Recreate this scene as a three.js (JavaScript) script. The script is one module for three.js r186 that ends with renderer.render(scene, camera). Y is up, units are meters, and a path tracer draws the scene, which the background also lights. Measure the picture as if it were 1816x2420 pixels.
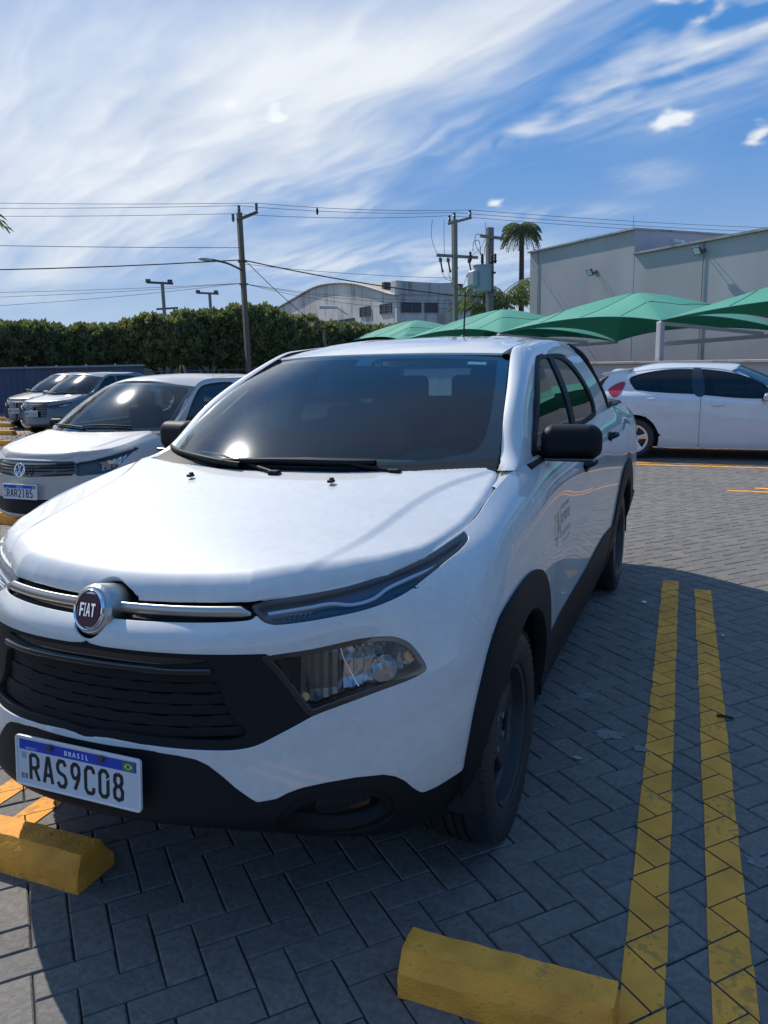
import * as THREE from 'three';
import { mergeGeometries, toCreasedNormals } from 'three/addons/utils/BufferGeometryUtils.js';
import { RoundedBoxGeometry } from 'three/addons/geometries/RoundedBoxGeometry.js';
import { ImprovedNoise } from 'three/addons/math/ImprovedNoise.js';
import { FontLoader } from 'three/addons/loaders/FontLoader.js';
import { TextGeometry } from 'three/addons/geometries/TextGeometry.js';

const scene = new THREE.Scene();
// ---------- camera: a phone held at eye height in front of the pickup's left corner ----------
const camera = new THREE.PerspectiveCamera(66.084, 1816 / 2420, 0.05, 900);
camera.position.set(1.4226, 1.5275, 2.3286);
camera.up.set(-0.051217, 0.98216, -0.180938);
camera.lookAt(1.4226 - 0.3808, 1.5275 - 0.186694, 2.3286 - 0.905614);
// ---------- sky and sun ----------
const renderer = new THREE.WebGLRenderer();
renderer.toneMapping = THREE.LinearToneMapping; renderer.toneMappingExposure = 1.0;
renderer.shadowMap.enabled = true;
const SUN = new THREE.Vector3(-0.90, 1, -0.56).normalize();
const sun = new THREE.DirectionalLight(new THREE.Color(1, 0.95, 0.87), 4.6);
sun.position.copy(SUN).multiplyScalar(60); sun.castShadow = true; sun.shadow.radius = 1; sun.shadow.mapSize.set(4096, 4096);
Object.assign(sun.shadow.camera, { left: -45, right: 45, top: 45, bottom: -45, near: 1, far: 160 }); scene.add(sun, sun.target);
// ---------- small maths ----------
function natural(t, y) {                       // natural cubic spline through (t, y)
  const n = t.length, m = new Float64Array(n), c = new Float64Array(n), d = new Float64Array(n);
  for (let i = 1; i < n - 1; i++) {
    const h0 = t[i] - t[i - 1], h1 = t[i + 1] - t[i], b = 2 * (h0 + h1) - h0 * c[i - 1];
    c[i] = h1 / b; d[i] = (6 * ((y[i + 1] - y[i]) / h1 - (y[i] - y[i - 1]) / h0) - h0 * d[i - 1]) / b;
  }
  for (let i = n - 2; i > 0; i--) m[i] = d[i] - c[i] * m[i + 1];
  return (x) => {
    let k = 0; while (k < n - 2 && x > t[k + 1]) k++;
    const h = t[k + 1] - t[k], a = (t[k + 1] - x) / h, b = (x - t[k]) / h;
    return a * y[k] + b * y[k + 1] + ((a * a * a - a) * m[k] + (b * b * b - b) * m[k + 1]) * h * h / 6;
  };
}
const lerp = (a, b, t) => a + (b - a) * t, clamp = (x, a = 0, b = 1) => Math.min(b, Math.max(a, x));
const smooth = (a, b, x) => { const t = clamp((x - a) / (b - a)); return t * t * (3 - 2 * t); };
function mono(pts) {                            // smooth curve through [x, y] pairs
  const f = natural(pts.map((p) => p[0]), pts.map((p) => p[1])), a = pts[0], b = pts[pts.length - 1];
  return (x) => (x <= a[0] ? a[1] : x >= b[0] ? b[1] : f(x));
}
const lin = (pts) => (x) => { let k = 0; while (k < pts.length - 2 && x > pts[k + 1][0]) k++; const [a, b] = [pts[k], pts[k + 1]]; return lerp(a[1], b[1], clamp((x - a[0]) / (b[0] - a[0]))); };
// ---------- sampled surface: a grid of points with smooth normals ----------
function gridOf(us, vs, at) {                   // at(u, v) -> [x, y, z]
  const nu = us.length, nv = vs.length, P = [], N = [];
  for (let i = 0; i < nu; i++) for (let j = 0; j < nv; j++) P.push(at(us[i], vs[j]));
  const id = (i, j) => i * nv + j;
  for (let i = 0; i < nu; i++) for (let j = 0; j < nv; j++) {
    const a = P[id(Math.min(nu - 1, i + 1), j)], b = P[id(Math.max(0, i - 1), j)], c = P[id(i, Math.min(nv - 1, j + 1))], d = P[id(i, Math.max(0, j - 1))];
    const ux = a[0] - b[0], uy = a[1] - b[1], uz = a[2] - b[2], vx = c[0] - d[0], vy = c[1] - d[1], vz = c[2] - d[2];
    let n = [uy * vz - uz * vy, uz * vx - ux * vz, ux * vy - uy * vx]; const l = Math.hypot(...n) || 1; N.push(n.map((k) => k / l));
  }
  return { nu, nv, us, vs, P, N, id };
}
function flipGrid(g) { g.N = g.N.map((n) => n.map((k) => -k)); g.flip = !g.flip; return g; }
function centred(g) { for (let i = 0; i < g.P.length; i++) if (Math.abs(g.P[i][0]) < 1e-6) { g.P[i][0] = 0; const n = g.N[i]; n[0] = 0; const l = Math.hypot(...n) || 1; g.N[i] = n.map((k) => k / l); } return g; }
function netSurface(cols, us, vs, mirrorStart = true, mirrorEnd = true) {      // cols[k][row] = [x, y, z]; ghosts mirrored in x keep it smooth across the middle
  let C = cols.slice(), U = us.slice();
  const m = (c) => c.map(([x, y, z]) => [-x, y, z]);
  if (mirrorStart) { C = [m(cols[2]), m(cols[1]), ...C]; U = [2 * us[0] - us[2], 2 * us[0] - us[1], ...U]; }
  if (mirrorEnd) { const n = cols.length; C = [...C, m(cols[n - 2]), m(cols[n - 3])]; U = [...U, 2 * us[n - 1] - us[n - 2], 2 * us[n - 1] - us[n - 3]]; }
  const rows = cols[0].length, S = [];
  for (let r = 0; r < rows; r++) S.push([0, 1, 2].map((k) => natural(U, C.map((c) => c[r][k]))));
  let lastU = NaN, col = null;
  return (u, v) => {
    if (u !== lastU) { lastU = u; const at = S.map((s) => s.map((f) => f(u))); col = [0, 1, 2].map((k) => natural(vs, at.map((p) => p[k]))); }
    return col.map((f) => f(v));
  };
}
function chordParams(cols, row) { const u = [0]; for (let k = 1; k < cols.length; k++) { const a = cols[k - 1][row], b = cols[k][row]; u.push(u[k - 1] + Math.hypot(a[0] - b[0], a[1] - b[1], a[2] - b[2])); } return u; }
const steps = (a, b, d) => { const n = Math.max(1, Math.round((b - a) / d)); return Array.from({ length: n + 1 }, (_, i) => a + (b - a) * i / n); };
// ---------- regions ----------
function closedCurve(p, n = 6, sharp = []) {    // smooth closed outline; indices in sharp stay corners
  const out = [], m = p.length, S = new Set(sharp);
  for (let i = 0; i < m; i++) {
    const p0 = S.has(i) ? p[i] : p[(i + m - 1) % m], p1 = p[i], p2 = p[(i + 1) % m], p3 = S.has((i + 1) % m) ? p2 : p[(i + 2) % m];
    for (let k = 0; k < n; k++) { const t = k / n, t2 = t * t, t3 = t2 * t; out.push([0, 1].map((c) => 0.5 * (2 * p1[c] + (p2[c] - p0[c]) * t + (2 * p0[c] - 5 * p1[c] + 4 * p2[c] - p3[c]) * t2 + (3 * p1[c] - p0[c] - 3 * p2[c] + p3[c]) * t3))); }
  }
  return out;
}
function polyD(poly) {                          // signed distance to a closed polygon, inside negative
  let x0 = 1e9, x1 = -1e9, y0 = 1e9, y1 = -1e9; for (const [x, y] of poly) { x0 = Math.min(x0, x); x1 = Math.max(x1, x); y0 = Math.min(y0, y); y1 = Math.max(y1, y); }
  return (px, py) => {
    const far = Math.max(x0 - px, px - x1, y0 - py, py - y1); if (far > 0.08) return far;
    let d = 1e9, s = 1;
    for (let i = 0, j = poly.length - 1; i < poly.length; j = i++) {
      const [ax, ay] = poly[i], [bx, by] = poly[j], ex = bx - ax, ey = by - ay, wx = px - ax, wy = py - ay, t = clamp((wx * ex + wy * ey) / (ex * ex + ey * ey || 1));
      const dx = wx - ex * t, dy = wy - ey * t; d = Math.min(d, dx * dx + dy * dy);
      const c1 = py >= ay, c2 = py < by, c3 = ex * wy > ey * wx; if ((c1 && c2 && c3) || (!c1 && !c2 && !c3)) s = -s;
    }
    return s * Math.sqrt(d);
  };
}
const all = (...f) => (...a) => { let m = -1e9; for (const g of f) m = Math.max(m, g(...a)); return m; };
const any = (...f) => (...a) => { let m = 1e9; for (const g of f) m = Math.min(m, g(...a)); return m; };
const not = (f, gap = 0) => (...a) => gap - f(...a);
const grow = (f, r) => (...a) => f(...a) - r;
// ---------- a panel: the part of a surface where f <= 0, with an edge turned inwards ----------
function clipPanel(g, f, { off = 0, edge = 0.012, mirror = 0, bevel = 0.0025 } = {}) {   // f(point, u, v, normal); mirror 0 left only, 1 both halves, 2 right only
  const { nu, nv, P, N, us, vs, id } = g, val = new Float64Array(nu * nv), pos = [], nor = [], uv = [], idx = [], seen = new Map();
  for (let i = 0; i < nu; i++) for (let j = 0; j < nv; j++) { const k = id(i, j); val[k] = f(P[k], us[i], vs[j], N[k]); }
  const put = (p, n, u, v) => { pos.push(p[0] + n[0] * off, p[1] + n[1] * off, p[2] + n[2] * off); nor.push(...n); uv.push(u, v); return pos.length / 3 - 1; };
  const whole = (k) => { if (!seen.has(k)) seen.set(k, put(P[k], N[k], us[Math.floor(k / nv)], vs[k % nv])); return seen.get(k); };
  const cut = (a, b) => {
    if (a > b) [a, b] = [b, a]; const key = a * nu * nv + b; if (seen.has(-key - 1)) return seen.get(-key - 1);
    let t = clamp(val[a] / (val[a] - val[b]), 0.002, 0.998); const m = (x, y) => x.map((q, i) => lerp(q, y[i], t));
    const n = m(N[a], N[b]), l = Math.hypot(...n) || 1, ia = Math.floor(a / nv), ib = Math.floor(b / nv);
    const cu = lerp(us[ia], us[ib], t), cv = lerp(vs[a % nv], vs[b % nv], t), ex = g.exact && g.exact(cu, cv), q = ex ? put(ex[0], ex[1], cu, cv) : put(m(P[a], P[b]), n.map((k) => k / l), cu, cv); seen.set(-key - 1, q); return q;
  };
  const tri = (a, b, c) => {
    const k = [a, b, c], inside = k.map((q) => val[q] <= 0), n = inside.filter(Boolean).length;
    if (!n) return; if (n === 3) { idx.push(...k.map(whole)); return; }
    const out = []; for (let i = 0; i < 3; i++) { const p = k[i], q = k[(i + 1) % 3]; if (inside[i]) out.push(whole(p)); if (inside[i] !== inside[(i + 1) % 3]) out.push(cut(p, q)); }
    for (let i = 1; i < out.length - 1; i++) idx.push(out[0], out[i], out[i + 1]);
  };
  for (let i = 0; i < nu - 1; i++) for (let j = 0; j < nv - 1; j++) {
    const a = id(i, j), b = id(i + 1, j), c = id(i + 1, j + 1), d = id(i, j + 1);
    if (val[a] > 0.1 && val[b] > 0.1 && val[c] > 0.1 && val[d] > 0.1) continue;
    if ((i + j) % 2) { tri(a, b, c); tri(a, c, d); } else { tri(a, b, d); tri(b, c, d); }
  }
  if (g.flip) for (let i = 0; i < idx.length; i += 3) [idx[i + 1], idx[i + 2]] = [idx[i + 2], idx[i + 1]];
  if (edge > 0) {
    const count = new Map(), key = (a, b) => (a < b ? a * 1e7 + b : b * 1e7 + a);
    for (let i = 0; i < idx.length; i += 3) for (let e = 0; e < 3; e++) { const k = key(idx[i + e], idx[i + (e + 1) % 3]); count.set(k, (count.get(k) || 0) + 1); }
    const n0 = idx.length;
    for (let i = 0; i < n0; i += 3) for (let e = 0; e < 3; e++) {
      const a = idx[i + e], b = idx[i + (e + 1) % 3]; if (count.get(key(a, b)) !== 1) continue;
      const A = pos.slice(a * 3, a * 3 + 3), B = pos.slice(b * 3, b * 3 + 3); if (Math.abs(A[0]) < 1e-6 && Math.abs(B[0]) < 1e-6) continue;
      const na = nor.slice(a * 3, a * 3 + 3), nb = nor.slice(b * 3, b * 3 + 3), ex = B[0] - A[0], ey = B[1] - A[1], ez = B[2] - A[2];
      let s = [ey * na[2] - ez * na[1], ez * na[0] - ex * na[2], ex * na[1] - ey * na[0]]; const l = Math.hypot(...s) || 1; s = s.map((k) => k / l);
      const at = (p, n, dn, ds) => [p[0] - n[0] * dn + s[0] * ds, p[1] - n[1] * dn + s[1] * ds, p[2] - n[2] * dn + s[2] * ds];
      const ring = [[A, na, a], [B, nb, b]].map(([p, n, q]) => [at(p, n, bevel * 0.3, bevel * 0.7), at(p, n, edge, bevel)].map((x, w) => { pos.push(...x); const m = w ? s : s.map((k, i2) => (k + n[i2]) / 1.4142); nor.push(...m); uv.push(uv[q * 2], uv[q * 2 + 1]); return pos.length / 3 - 1; }));
      idx.push(b, a, ring[0][0], b, ring[0][0], ring[1][0], ring[1][0], ring[0][0], ring[0][1], ring[1][0], ring[0][1], ring[1][1]);
    }
  }
  const make = (sx) => {
    const q = new THREE.BufferGeometry(), p = new Float32Array(pos), n = new Float32Array(nor), t = idx.slice();
    if (sx < 0) { for (let i = 0; i < p.length; i += 3) { p[i] = -p[i]; n[i] = -n[i]; } for (let i = 0; i < t.length; i += 3) [t[i + 1], t[i + 2]] = [t[i + 2], t[i + 1]]; }
    q.setAttribute('position', new THREE.BufferAttribute(p, 3)); q.setAttribute('normal', new THREE.BufferAttribute(n, 3)); q.setAttribute('uv', new THREE.BufferAttribute(new Float32Array(uv), 2)); q.setIndex(t); return q;
  };
  return mirror === 0 ? make(1) : mirror === 2 ? make(-1) : mergeGeometries([make(1), make(-1)]);
}
// ---------- builders ----------
const taken = {};
const numbered = (n) => { const k = taken[n] = (taken[n] ?? -1) + 1; return k ? n + '_' + String(k).padStart(3, '0') : n; };
function tag(o, label, category, group) { o.userData.label = label; o.userData.category = category; if (group) o.userData.group = group; return o; }
function thing(name, label, category, [x, y, z] = [0, 0, 0], turn = 0, group) { const o = new THREE.Group(); o.name = numbered(name); scene.add(o); o.position.set(x, y, z); o.rotation.y = turn; return tag(o, label, category, group); }
function part(parent, name, geo, mat, label) {
  const m = new THREE.Mesh(Array.isArray(geo) ? join(geo) : geo, mat); m.name = name; m.castShadow = m.receiveShadow = true; parent.add(m); if (label) m.userData.label = label; return m;
}
function structure(name, geo, mat) { const m = part(scene, numbered(name), geo, mat); m.userData.kind = 'structure'; return m; }
const strip = (g) => { const q = g.index ? g.toNonIndexed() : g; for (const k of Object.keys(q.attributes)) if (!['position', 'normal', 'uv'].includes(k)) q.deleteAttribute(k); if (!q.attributes.uv) q.setAttribute('uv', new THREE.BufferAttribute(new Float32Array(q.attributes.position.count * 2), 2)); return q; };
const join = (list) => (list.length === 1 ? list[0] : mergeGeometries(list.map(strip)));
const T = (g, x = 0, y = 0, z = 0, rx = 0, ry = 0, rz = 0) => { if (rx) g.rotateX(rx); if (ry) g.rotateY(ry); if (rz) g.rotateZ(rz); return g.translate(x, y, z); };
const box = (w, h, d, x = 0, y = 0, z = 0, r = 0) => T(r ? new RoundedBoxGeometry(w, h, d, 2, Math.min(r, w / 2.01, h / 2.01, d / 2.01)) : new THREE.BoxGeometry(w, h, d), x, y, z);
const V = (p) => new THREE.Vector3(...p);
function rod(a, b, r0, r1 = r0, n = 10) {       // tapered rod from a to b
  const A = V(a), B = V(b), g = new THREE.CylinderGeometry(r1, r0, A.distanceTo(B), n, 1), q = new THREE.Quaternion().setFromUnitVectors(new THREE.Vector3(0, 1, 0), B.clone().sub(A).normalize());
  return g.applyQuaternion(q).translate((a[0] + b[0]) / 2, (a[1] + b[1]) / 2, (a[2] + b[2]) / 2);
}
const tube = (pts, r, n = 24, k = 8) => new THREE.TubeGeometry(new THREE.CatmullRomCurve3(pts.map(V)), n, r, k, false);
function beam(a, b, w, h) {                     // box section from a to b, h upright
  const A = V(a), B = V(b), d = B.clone().sub(A), g = new THREE.BoxGeometry(w, h, d.length()), m = new THREE.Matrix4().lookAt(A, B, new THREE.Vector3(0, 1, 0));
  return g.applyMatrix4(m).translate((a[0] + b[0]) / 2, (a[1] + b[1]) / 2, (a[2] + b[2]) / 2);
}
function extrude(pts, depth, bevel = 0, holes = [], seg = 1) {   // outline in x/y pushed along z
  const s = new THREE.Shape(pts.map((p) => new THREE.Vector2(...p))); for (const h of holes) s.holes.push(new THREE.Path(h.map((p) => new THREE.Vector2(...p))));
  return new THREE.ExtrudeGeometry(s, { depth, bevelEnabled: bevel > 0, bevelThickness: bevel, bevelSize: bevel, bevelSegments: 2, steps: seg, curveSegments: 8 });
}
const lathe = (pts, n = 48) => new THREE.LatheGeometry(pts.map((p) => new THREE.Vector2(...p)), n);
const creased = (g, a = 0.6) => toCreasedNormals(g, a);
function loft(sections, close = false) {        // sections: arrays of points of equal length
  const n = sections[0].length, pos = [], idx = [], uv = [];
  sections.forEach((s, i) => s.forEach((p, j) => { pos.push(...p); uv.push(i / (sections.length - 1), j / (n - 1)); }));
  for (let i = 0; i < sections.length - 1; i++) for (let j = 0; j < (close ? n : n - 1); j++) { const a = i * n + j, b = i * n + (j + 1) % n, c = a + n, d = b + n; idx.push(a, c, b, b, c, d); }
  const g = new THREE.BufferGeometry(); g.setAttribute('position', new THREE.Float32BufferAttribute(pos, 3)); g.setAttribute('uv', new THREE.Float32BufferAttribute(uv, 2)); g.setIndex(idx); g.computeVertexNormals(); return g;
}
const mirrorX = (g) => { const q = g.clone(), p = q.attributes.position, n = q.attributes.normal; for (let i = 0; i < p.count; i++) { p.setX(i, -p.getX(i)); if (n) n.setX(i, -n.getX(i)); } if (q.index) { const t = q.index.array; for (let i = 0; i < t.length; i += 3) { const k = t[i + 1]; t[i + 1] = t[i + 2]; t[i + 2] = k; } } else { const sw = (at, w) => { const a = at.array; for (let i = 0; i < a.length; i += 3 * w) for (let c = 0; c < w; c++) { const k = a[i + w + c]; a[i + w + c] = a[i + 2 * w + c]; a[i + 2 * w + c] = k; } }; for (const k of Object.keys(q.attributes)) sw(q.attributes[k], q.attributes[k].itemSize); } return q; };
function facetGeo(at, us, vs, f, off, jit, mirror) {   // cut-glass reflector: a coarse sheet of flat facets under a lens
  const g = gridOf(us, vs, at), nv = vs.length, k = (i) => off + jit * ((Math.floor(i / nv) % 2 ? 0.5 : -0.5) + 0.35 * Math.sin((i % nv) * 2.1)); g.P = g.P.map((p, i) => p.map((q, c) => q + g.N[i][c] * k(i)));
  const q = clipPanel(g, f, { mirror, edge: 0 }).toNonIndexed(); q.computeVertexNormals(); return q;
}
let seed = 7; const rnd = () => { seed = (seed * 1664525 + 1013904223) >>> 0; return seed / 4294967296; }, rr = (a, b) => a + (b - a) * rnd();
// ---------- noise and textures ----------
const perlin = new ImprovedNoise();
const fbm = (x, y, z, n = 4) => { let s = 0, a = 0.5; for (let i = 0; i < n; i++) { s += a * perlin.noise(x, y, z); x *= 2.03; y *= 2.03; z *= 2.03; a *= 0.5; } return s; };
function dataTex(n, fn, srgb = true) {          // fn(u, v) -> [r, g, b] 0..1, tileable input left to fn
  const d = new Uint8Array(n * n * 4); for (let y = 0; y < n; y++) for (let x = 0; x < n; x++) { const c = fn(x / n, y / n); for (let k = 0; k < 3; k++) d[(y * n + x) * 4 + k] = clamp(c[k]) * 255; d[(y * n + x) * 4 + 3] = 255; }
  const t = new THREE.DataTexture(d, n, n); t.wrapS = t.wrapT = THREE.RepeatWrapping; t.magFilter = THREE.LinearFilter; t.minFilter = THREE.LinearMipmapLinearFilter; t.generateMipmaps = true; if (srgb) t.colorSpace = THREE.SRGBColorSpace; t.needsUpdate = true; return t;
}
const hash2 = (x, y, k) => { let h = Math.imul(x, 374761393) ^ Math.imul(y, 668265263) ^ Math.imul(k + 11, 974711); h = Math.imul(h ^ (h >>> 13), 1274126177); return ((h ^ (h >>> 16)) >>> 0) / 4294967296; };
const tileNoise = (u, v, f, z = 0, n = 4) => {   // repeats after one tile; f cells across at the coarsest
  let s = 0, a = 0.5, F = Math.max(1, Math.round(f));
  for (let o = 0; o < n; o++, F *= 2, a *= 0.5) { const x = u * F, y = v * F, ix = Math.floor(x), iy = Math.floor(y), fx = x - ix, fy = y - iy, sx = fx * fx * (3 - 2 * fx), sy = fy * fy * (3 - 2 * fy), h = (i, j) => hash2(((ix + i) % F + F) % F, ((iy + j) % F + F) % F, o + Math.round(z * 7)); s += a * (lerp(lerp(h(0, 0), h(1, 0), sx), lerp(h(0, 1), h(1, 1), sx), sy) * 2 - 1); }
  return s;
};
function canvasTex(w, h, draw) { const c = document.createElement('canvas'); c.width = w; c.height = h; draw(c.getContext('2d'), w, h); const t = new THREE.CanvasTexture(c); t.colorSpace = THREE.SRGBColorSpace; t.anisotropy = 8; return t; }
const std = (c, o = {}) => new THREE.MeshStandardMaterial({ color: Array.isArray(c) ? new THREE.Color().setRGB(...c) : new THREE.Color(c), roughness: 0.6, side: THREE.DoubleSide, ...o });
const phys = (c, o = {}) => new THREE.MeshPhysicalMaterial({ color: Array.isArray(c) ? new THREE.Color().setRGB(...c) : new THREE.Color(c), roughness: 0.5, side: THREE.DoubleSide, ...o });
// the sky: blue deepening upwards; a milky cirrus veil spreads over the sun's side and thins into fibrous wisps and small cumulus
{
  const D = 180 / Math.PI, blob = (az, el, a, e, ra, re) => Math.exp(-(((az - a) / ra) ** 2 + ((el - e) / re) ** 2));
  const look = (az, el, fine) => {
    const c = Math.cos(el / D), y = Math.sin(el / D), x = Math.sin(az / D) * c, z = -Math.cos(az / D) * c, h = Math.max(0, y);
    const near = Math.max(0, x * SUN.x + y * SUN.y + z * SUN.z), k = Math.pow(1 - h, 7);
    let r = lerp(0.045, 0.60, k), g = lerp(0.24, 0.72, k), b = lerp(0.645, 0.83, k);
    const glow = 0.09 * Math.pow(near, 6) + 0.5 * Math.pow(near, 70); r += glow * 0.75; g += glow * 0.9; b += glow;
    if (y > -0.02) {
      const q = 1 / (h + 0.16), px = x * q, pz = z * q, cr = 0.925, sr = 0.38, s = px * cr + pz * sr, t = -px * sr + pz * cr;
      const w1 = fbm(px * 0.55 + 3, pz * 0.55, 1.3, 3), w2 = fbm(s * 0.8 + w1 * 1.4, t * 2.2 + w1 * 1.2, 4.2, 4), w3 = fbm(s * 1.7 + w1, t * 5.0 + w2 * 1.5, 8.1, fine ? 6 : 3), w4 = fine ? fbm(px * 9 + w2, 3.1, pz * 9, 5) : 0, w5 = fine ? fbm(s * 3.2 + w2, t * 17 + w2 * 4.5 + w3 * 1.5, 2.7, 4) : 0;
      const sep = (el - (13.4 + 0.50 * (az + 17.5))) / 4.6 + w1 * 1.1 + w2 * 1.3 + w5 * 0.5, low = smooth(3.0, 10, el + w2 * 6 + w1 * 3), back = smooth(-175, -110, az) * smooth(95, 20, az);
      const veil = smooth(-0.45, 1.5, sep) * low * smooth(32, 19, el + w1 * 12) * clamp(0.82 + 0.62 * w2 + 0.42 * w3 + 0.20 * w5) * Math.max(back, 0.35 * smooth(-0.1, 0.25, w1));
      const wl = el - (13.5 + 0.305 * (az + 16.9)) - w2 * 0.8, wt = 0.34 + 2.9 * smooth(-17, 0, az), wisp = Math.exp(-(((wl - wt * 0.15) / wt) ** 2)) * smooth(-18.5, -12, az) * smooth(16, 3, az) * clamp(0.62 + 1.5 * w3 + 1.3 * w5 + 0.6 * w4);
      const band = (blob(az, el, -21, 6.6, 11, 1.5) * 0.8 + blob(az, el, -40, 8.4, 9, 1.2) * 0.4 + blob(az, el, -11, 9.5, 5, 0.5) * 0.4 + blob(az, el, -4.8, 11.4, 2.4, 0.7) * 0.6 + blob(az, el, -25, 10.6, 4, 0.5) * 0.5) * clamp(0.6 + 1.6 * w3 + 1.2 * w5);
      const cum = Math.max(blob(az, el, -2.8, 14.5, 1.9, 0.7), blob(az, el, 1.5, 13.8, 1.5, 1.5), blob(az, el, 4.5, 15.2, 2.5, 1.3), blob(az, el, -3, 20.5, 2.4, 1.1), blob(az, el, -32.7, 16.5, 1.2, 0.5) * 0.85, blob(az, el, -29.4, 16.2, 0.8, 0.75) * 0.85, blob(az, el, -14.5, 10.4, 1.0, 0.35) * 0.8), puff = smooth(0.42, 1.0, cum * 0.9 + w4 * 1.6 + w3 * 0.5) * smooth(0.05, 0.55, cum);
      const rest = smooth(0.08, 0.40, w2 * 0.7 + w3 * 0.5 + w1 * 0.4 + w5 * 0.3) * 0.26 * smooth(2, 10, el) * (1 - smooth(-56, -46, az) * smooth(10, 2, az) * smooth(28, 22, el));
      const high = 0.30 * smooth(40, 58, el) * clamp(0.85 + 0.8 * w2 + 0.3 * w1);  // unseen overhead cirrus, added to whiten the skylight that falls in the shade
      const al = clamp(1 - (1 - high) * (1 - clamp(veil) * 0.92) * (1 - clamp(wisp) * 0.85) * (1 - clamp(band)) * (1 - puff * 0.9) * (1 - rest)), br = 0.84 + 0.14 * Math.pow(near, 3) + 0.10 * w3 + 0.06 * w5 + 0.08 * puff;
      r = lerp(r, br * 0.95, al); g = lerp(g, br * 0.995, al); b = lerp(b, br * 1.04, al);
    }
    if (y < 0) { const m = smooth(0, -0.06, y); r = lerp(r, 0.10, m); g = lerp(g, 0.10, m); b = lerp(b, 0.10, m); }
    return [Math.max(0, r), Math.max(0, g), Math.max(0, b)];
  };
  const azOf = (i, W) => { const a = ((i + 0.5) / W - 0.5) * 2 * Math.PI; return Math.atan2(Math.cos(a), -Math.sin(a)) * D; }, w = 768, hh = 384, L = [];
  for (let j = 0; j < hh; j++) for (let i = 0; i < w; i++) L.push(look(azOf(i, w), ((j + 0.5) / hh - 0.5) * 180, false));
  const W = 4096, H = 2048, d = new Float32Array(W * H * 4);
  for (let j = 0; j < H; j++) {
    const el = ((j + 0.5) / H - 0.5) * 180, fy = clamp((j + 0.5) / H * hh - 0.5, 0, hh - 1.001), j0 = Math.floor(fy), ty = fy - j0;
    for (let i = 0; i < W; i++) {
      const az = azOf(i, W), inn = smooth(-66, -60, az) * smooth(24, 18, az) * smooth(-4, -2, el) * smooth(38, 33, el), o = (j * W + i) * 4; let c = [0, 0, 0];
      if (inn < 1) { const fx = (i + 0.5) / W * w - 0.5, i0 = Math.floor(fx), tx = fx - i0, p = (a, b) => L[Math.min(hh - 1, b) * w + ((a % w) + w) % w]; for (let k = 0; k < 3; k++) c[k] = lerp(lerp(p(i0, j0)[k], p(i0 + 1, j0)[k], tx), lerp(p(i0, j0 + 1)[k], p(i0 + 1, j0 + 1)[k], tx), ty); }
      if (inn > 0) { const f = look(az, el, true); c = c.map((k, n) => lerp(k, f[n], inn)); }
      d[o] = c[0]; d[o + 1] = c[1]; d[o + 2] = c[2]; d[o + 3] = 1;
    }
  }
  const t = new THREE.DataTexture(d, W, H, THREE.RGBAFormat, THREE.FloatType); t.mapping = THREE.EquirectangularReflectionMapping; t.magFilter = t.minFilter = THREE.LinearFilter; t.needsUpdate = true;
  scene.background = t; scene.environment = t;
}
// ---------- shared materials ----------
const dustTex = dataTex(512, (u, v) => { const n = tileNoise(u, v, 5, 0, 5), m = tileNoise(u, v, 34, 3, 3); const k = 0.97 + n * 0.025 + m * 0.03; return [k, k, k * 0.995]; });
const roughTex = dataTex(512, (u, v) => { const n = tileNoise(u, v, 7, 2, 5), m = tileNoise(u, v, 60, 6, 3); const k = 0.55 + n * 0.5 + m * 0.35; return [k, k, k]; }, false);
dustTex.repeat.set(1.3, 1.3); roughTex.repeat.set(1.7, 1.7);
const M = {
  white: phys([0.695, 0.68, 0.645], { roughness: 0.5, clearcoat: 1, clearcoatRoughness: 0.035, map: dustTex }),
  black: phys([0.010, 0.0112, 0.0135], { roughness: 0.55, specularIntensity: 0.4 }),
  gloss: phys([0.008, 0.008, 0.009], { roughness: 0.2, clearcoat: 1, clearcoatRoughness: 0.05 }),
  rubber: std([0.022, 0.022, 0.023], { roughness: 0.86, roughnessMap: roughTex }),
  steel: std([0.065, 0.068, 0.072], { roughness: 0.4, metalness: 0.3 }),
  satin: std([0.48, 0.46, 0.43], { roughness: 0.34, metalness: 1 }),
  chrome: std([0.85, 0.86, 0.87], { roughness: 0.07, metalness: 1 }),
  reflector: std([0.6, 0.61, 0.62], { roughness: 0.16, metalness: 1 }),
  bowl: std([0.16, 0.165, 0.17], { roughness: 0.22, metalness: 1 }),
  alloy: std([0.62, 0.62, 0.63], { roughness: 0.32, metalness: 0.9 }),
  liner: std([0.012, 0.012, 0.013], { roughness: 0.9 }),
  cloth: std([0.035, 0.037, 0.042], { roughness: 0.95 }),
  dash: std([0.022, 0.024, 0.027], { roughness: 0.75 }),
  glass: phys([0.47, 0.65, 0.71], { roughness: 0.085, transmission: 1, thickness: 0, ior: 1.52 }),
  tint: phys([0.10, 0.115, 0.12], { roughness: 0.0, transmission: 1, thickness: 0, ior: 1.52 }),
  clear: phys([0.96, 0.97, 0.97], { roughness: 0.02, transmission: 1, thickness: 0, ior: 1.5 }),
  smoke: phys([0.72, 0.77, 0.82], { roughness: 0.02, transmission: 1, thickness: 0, ior: 1.5 }),
  frit: phys([0.006, 0.007, 0.008], { roughness: 0.05, clearcoat: 1, clearcoatRoughness: 0.02 }),
  maroon: std([0.085, 0.008, 0.016], { roughness: 0.45 }),
};
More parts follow.
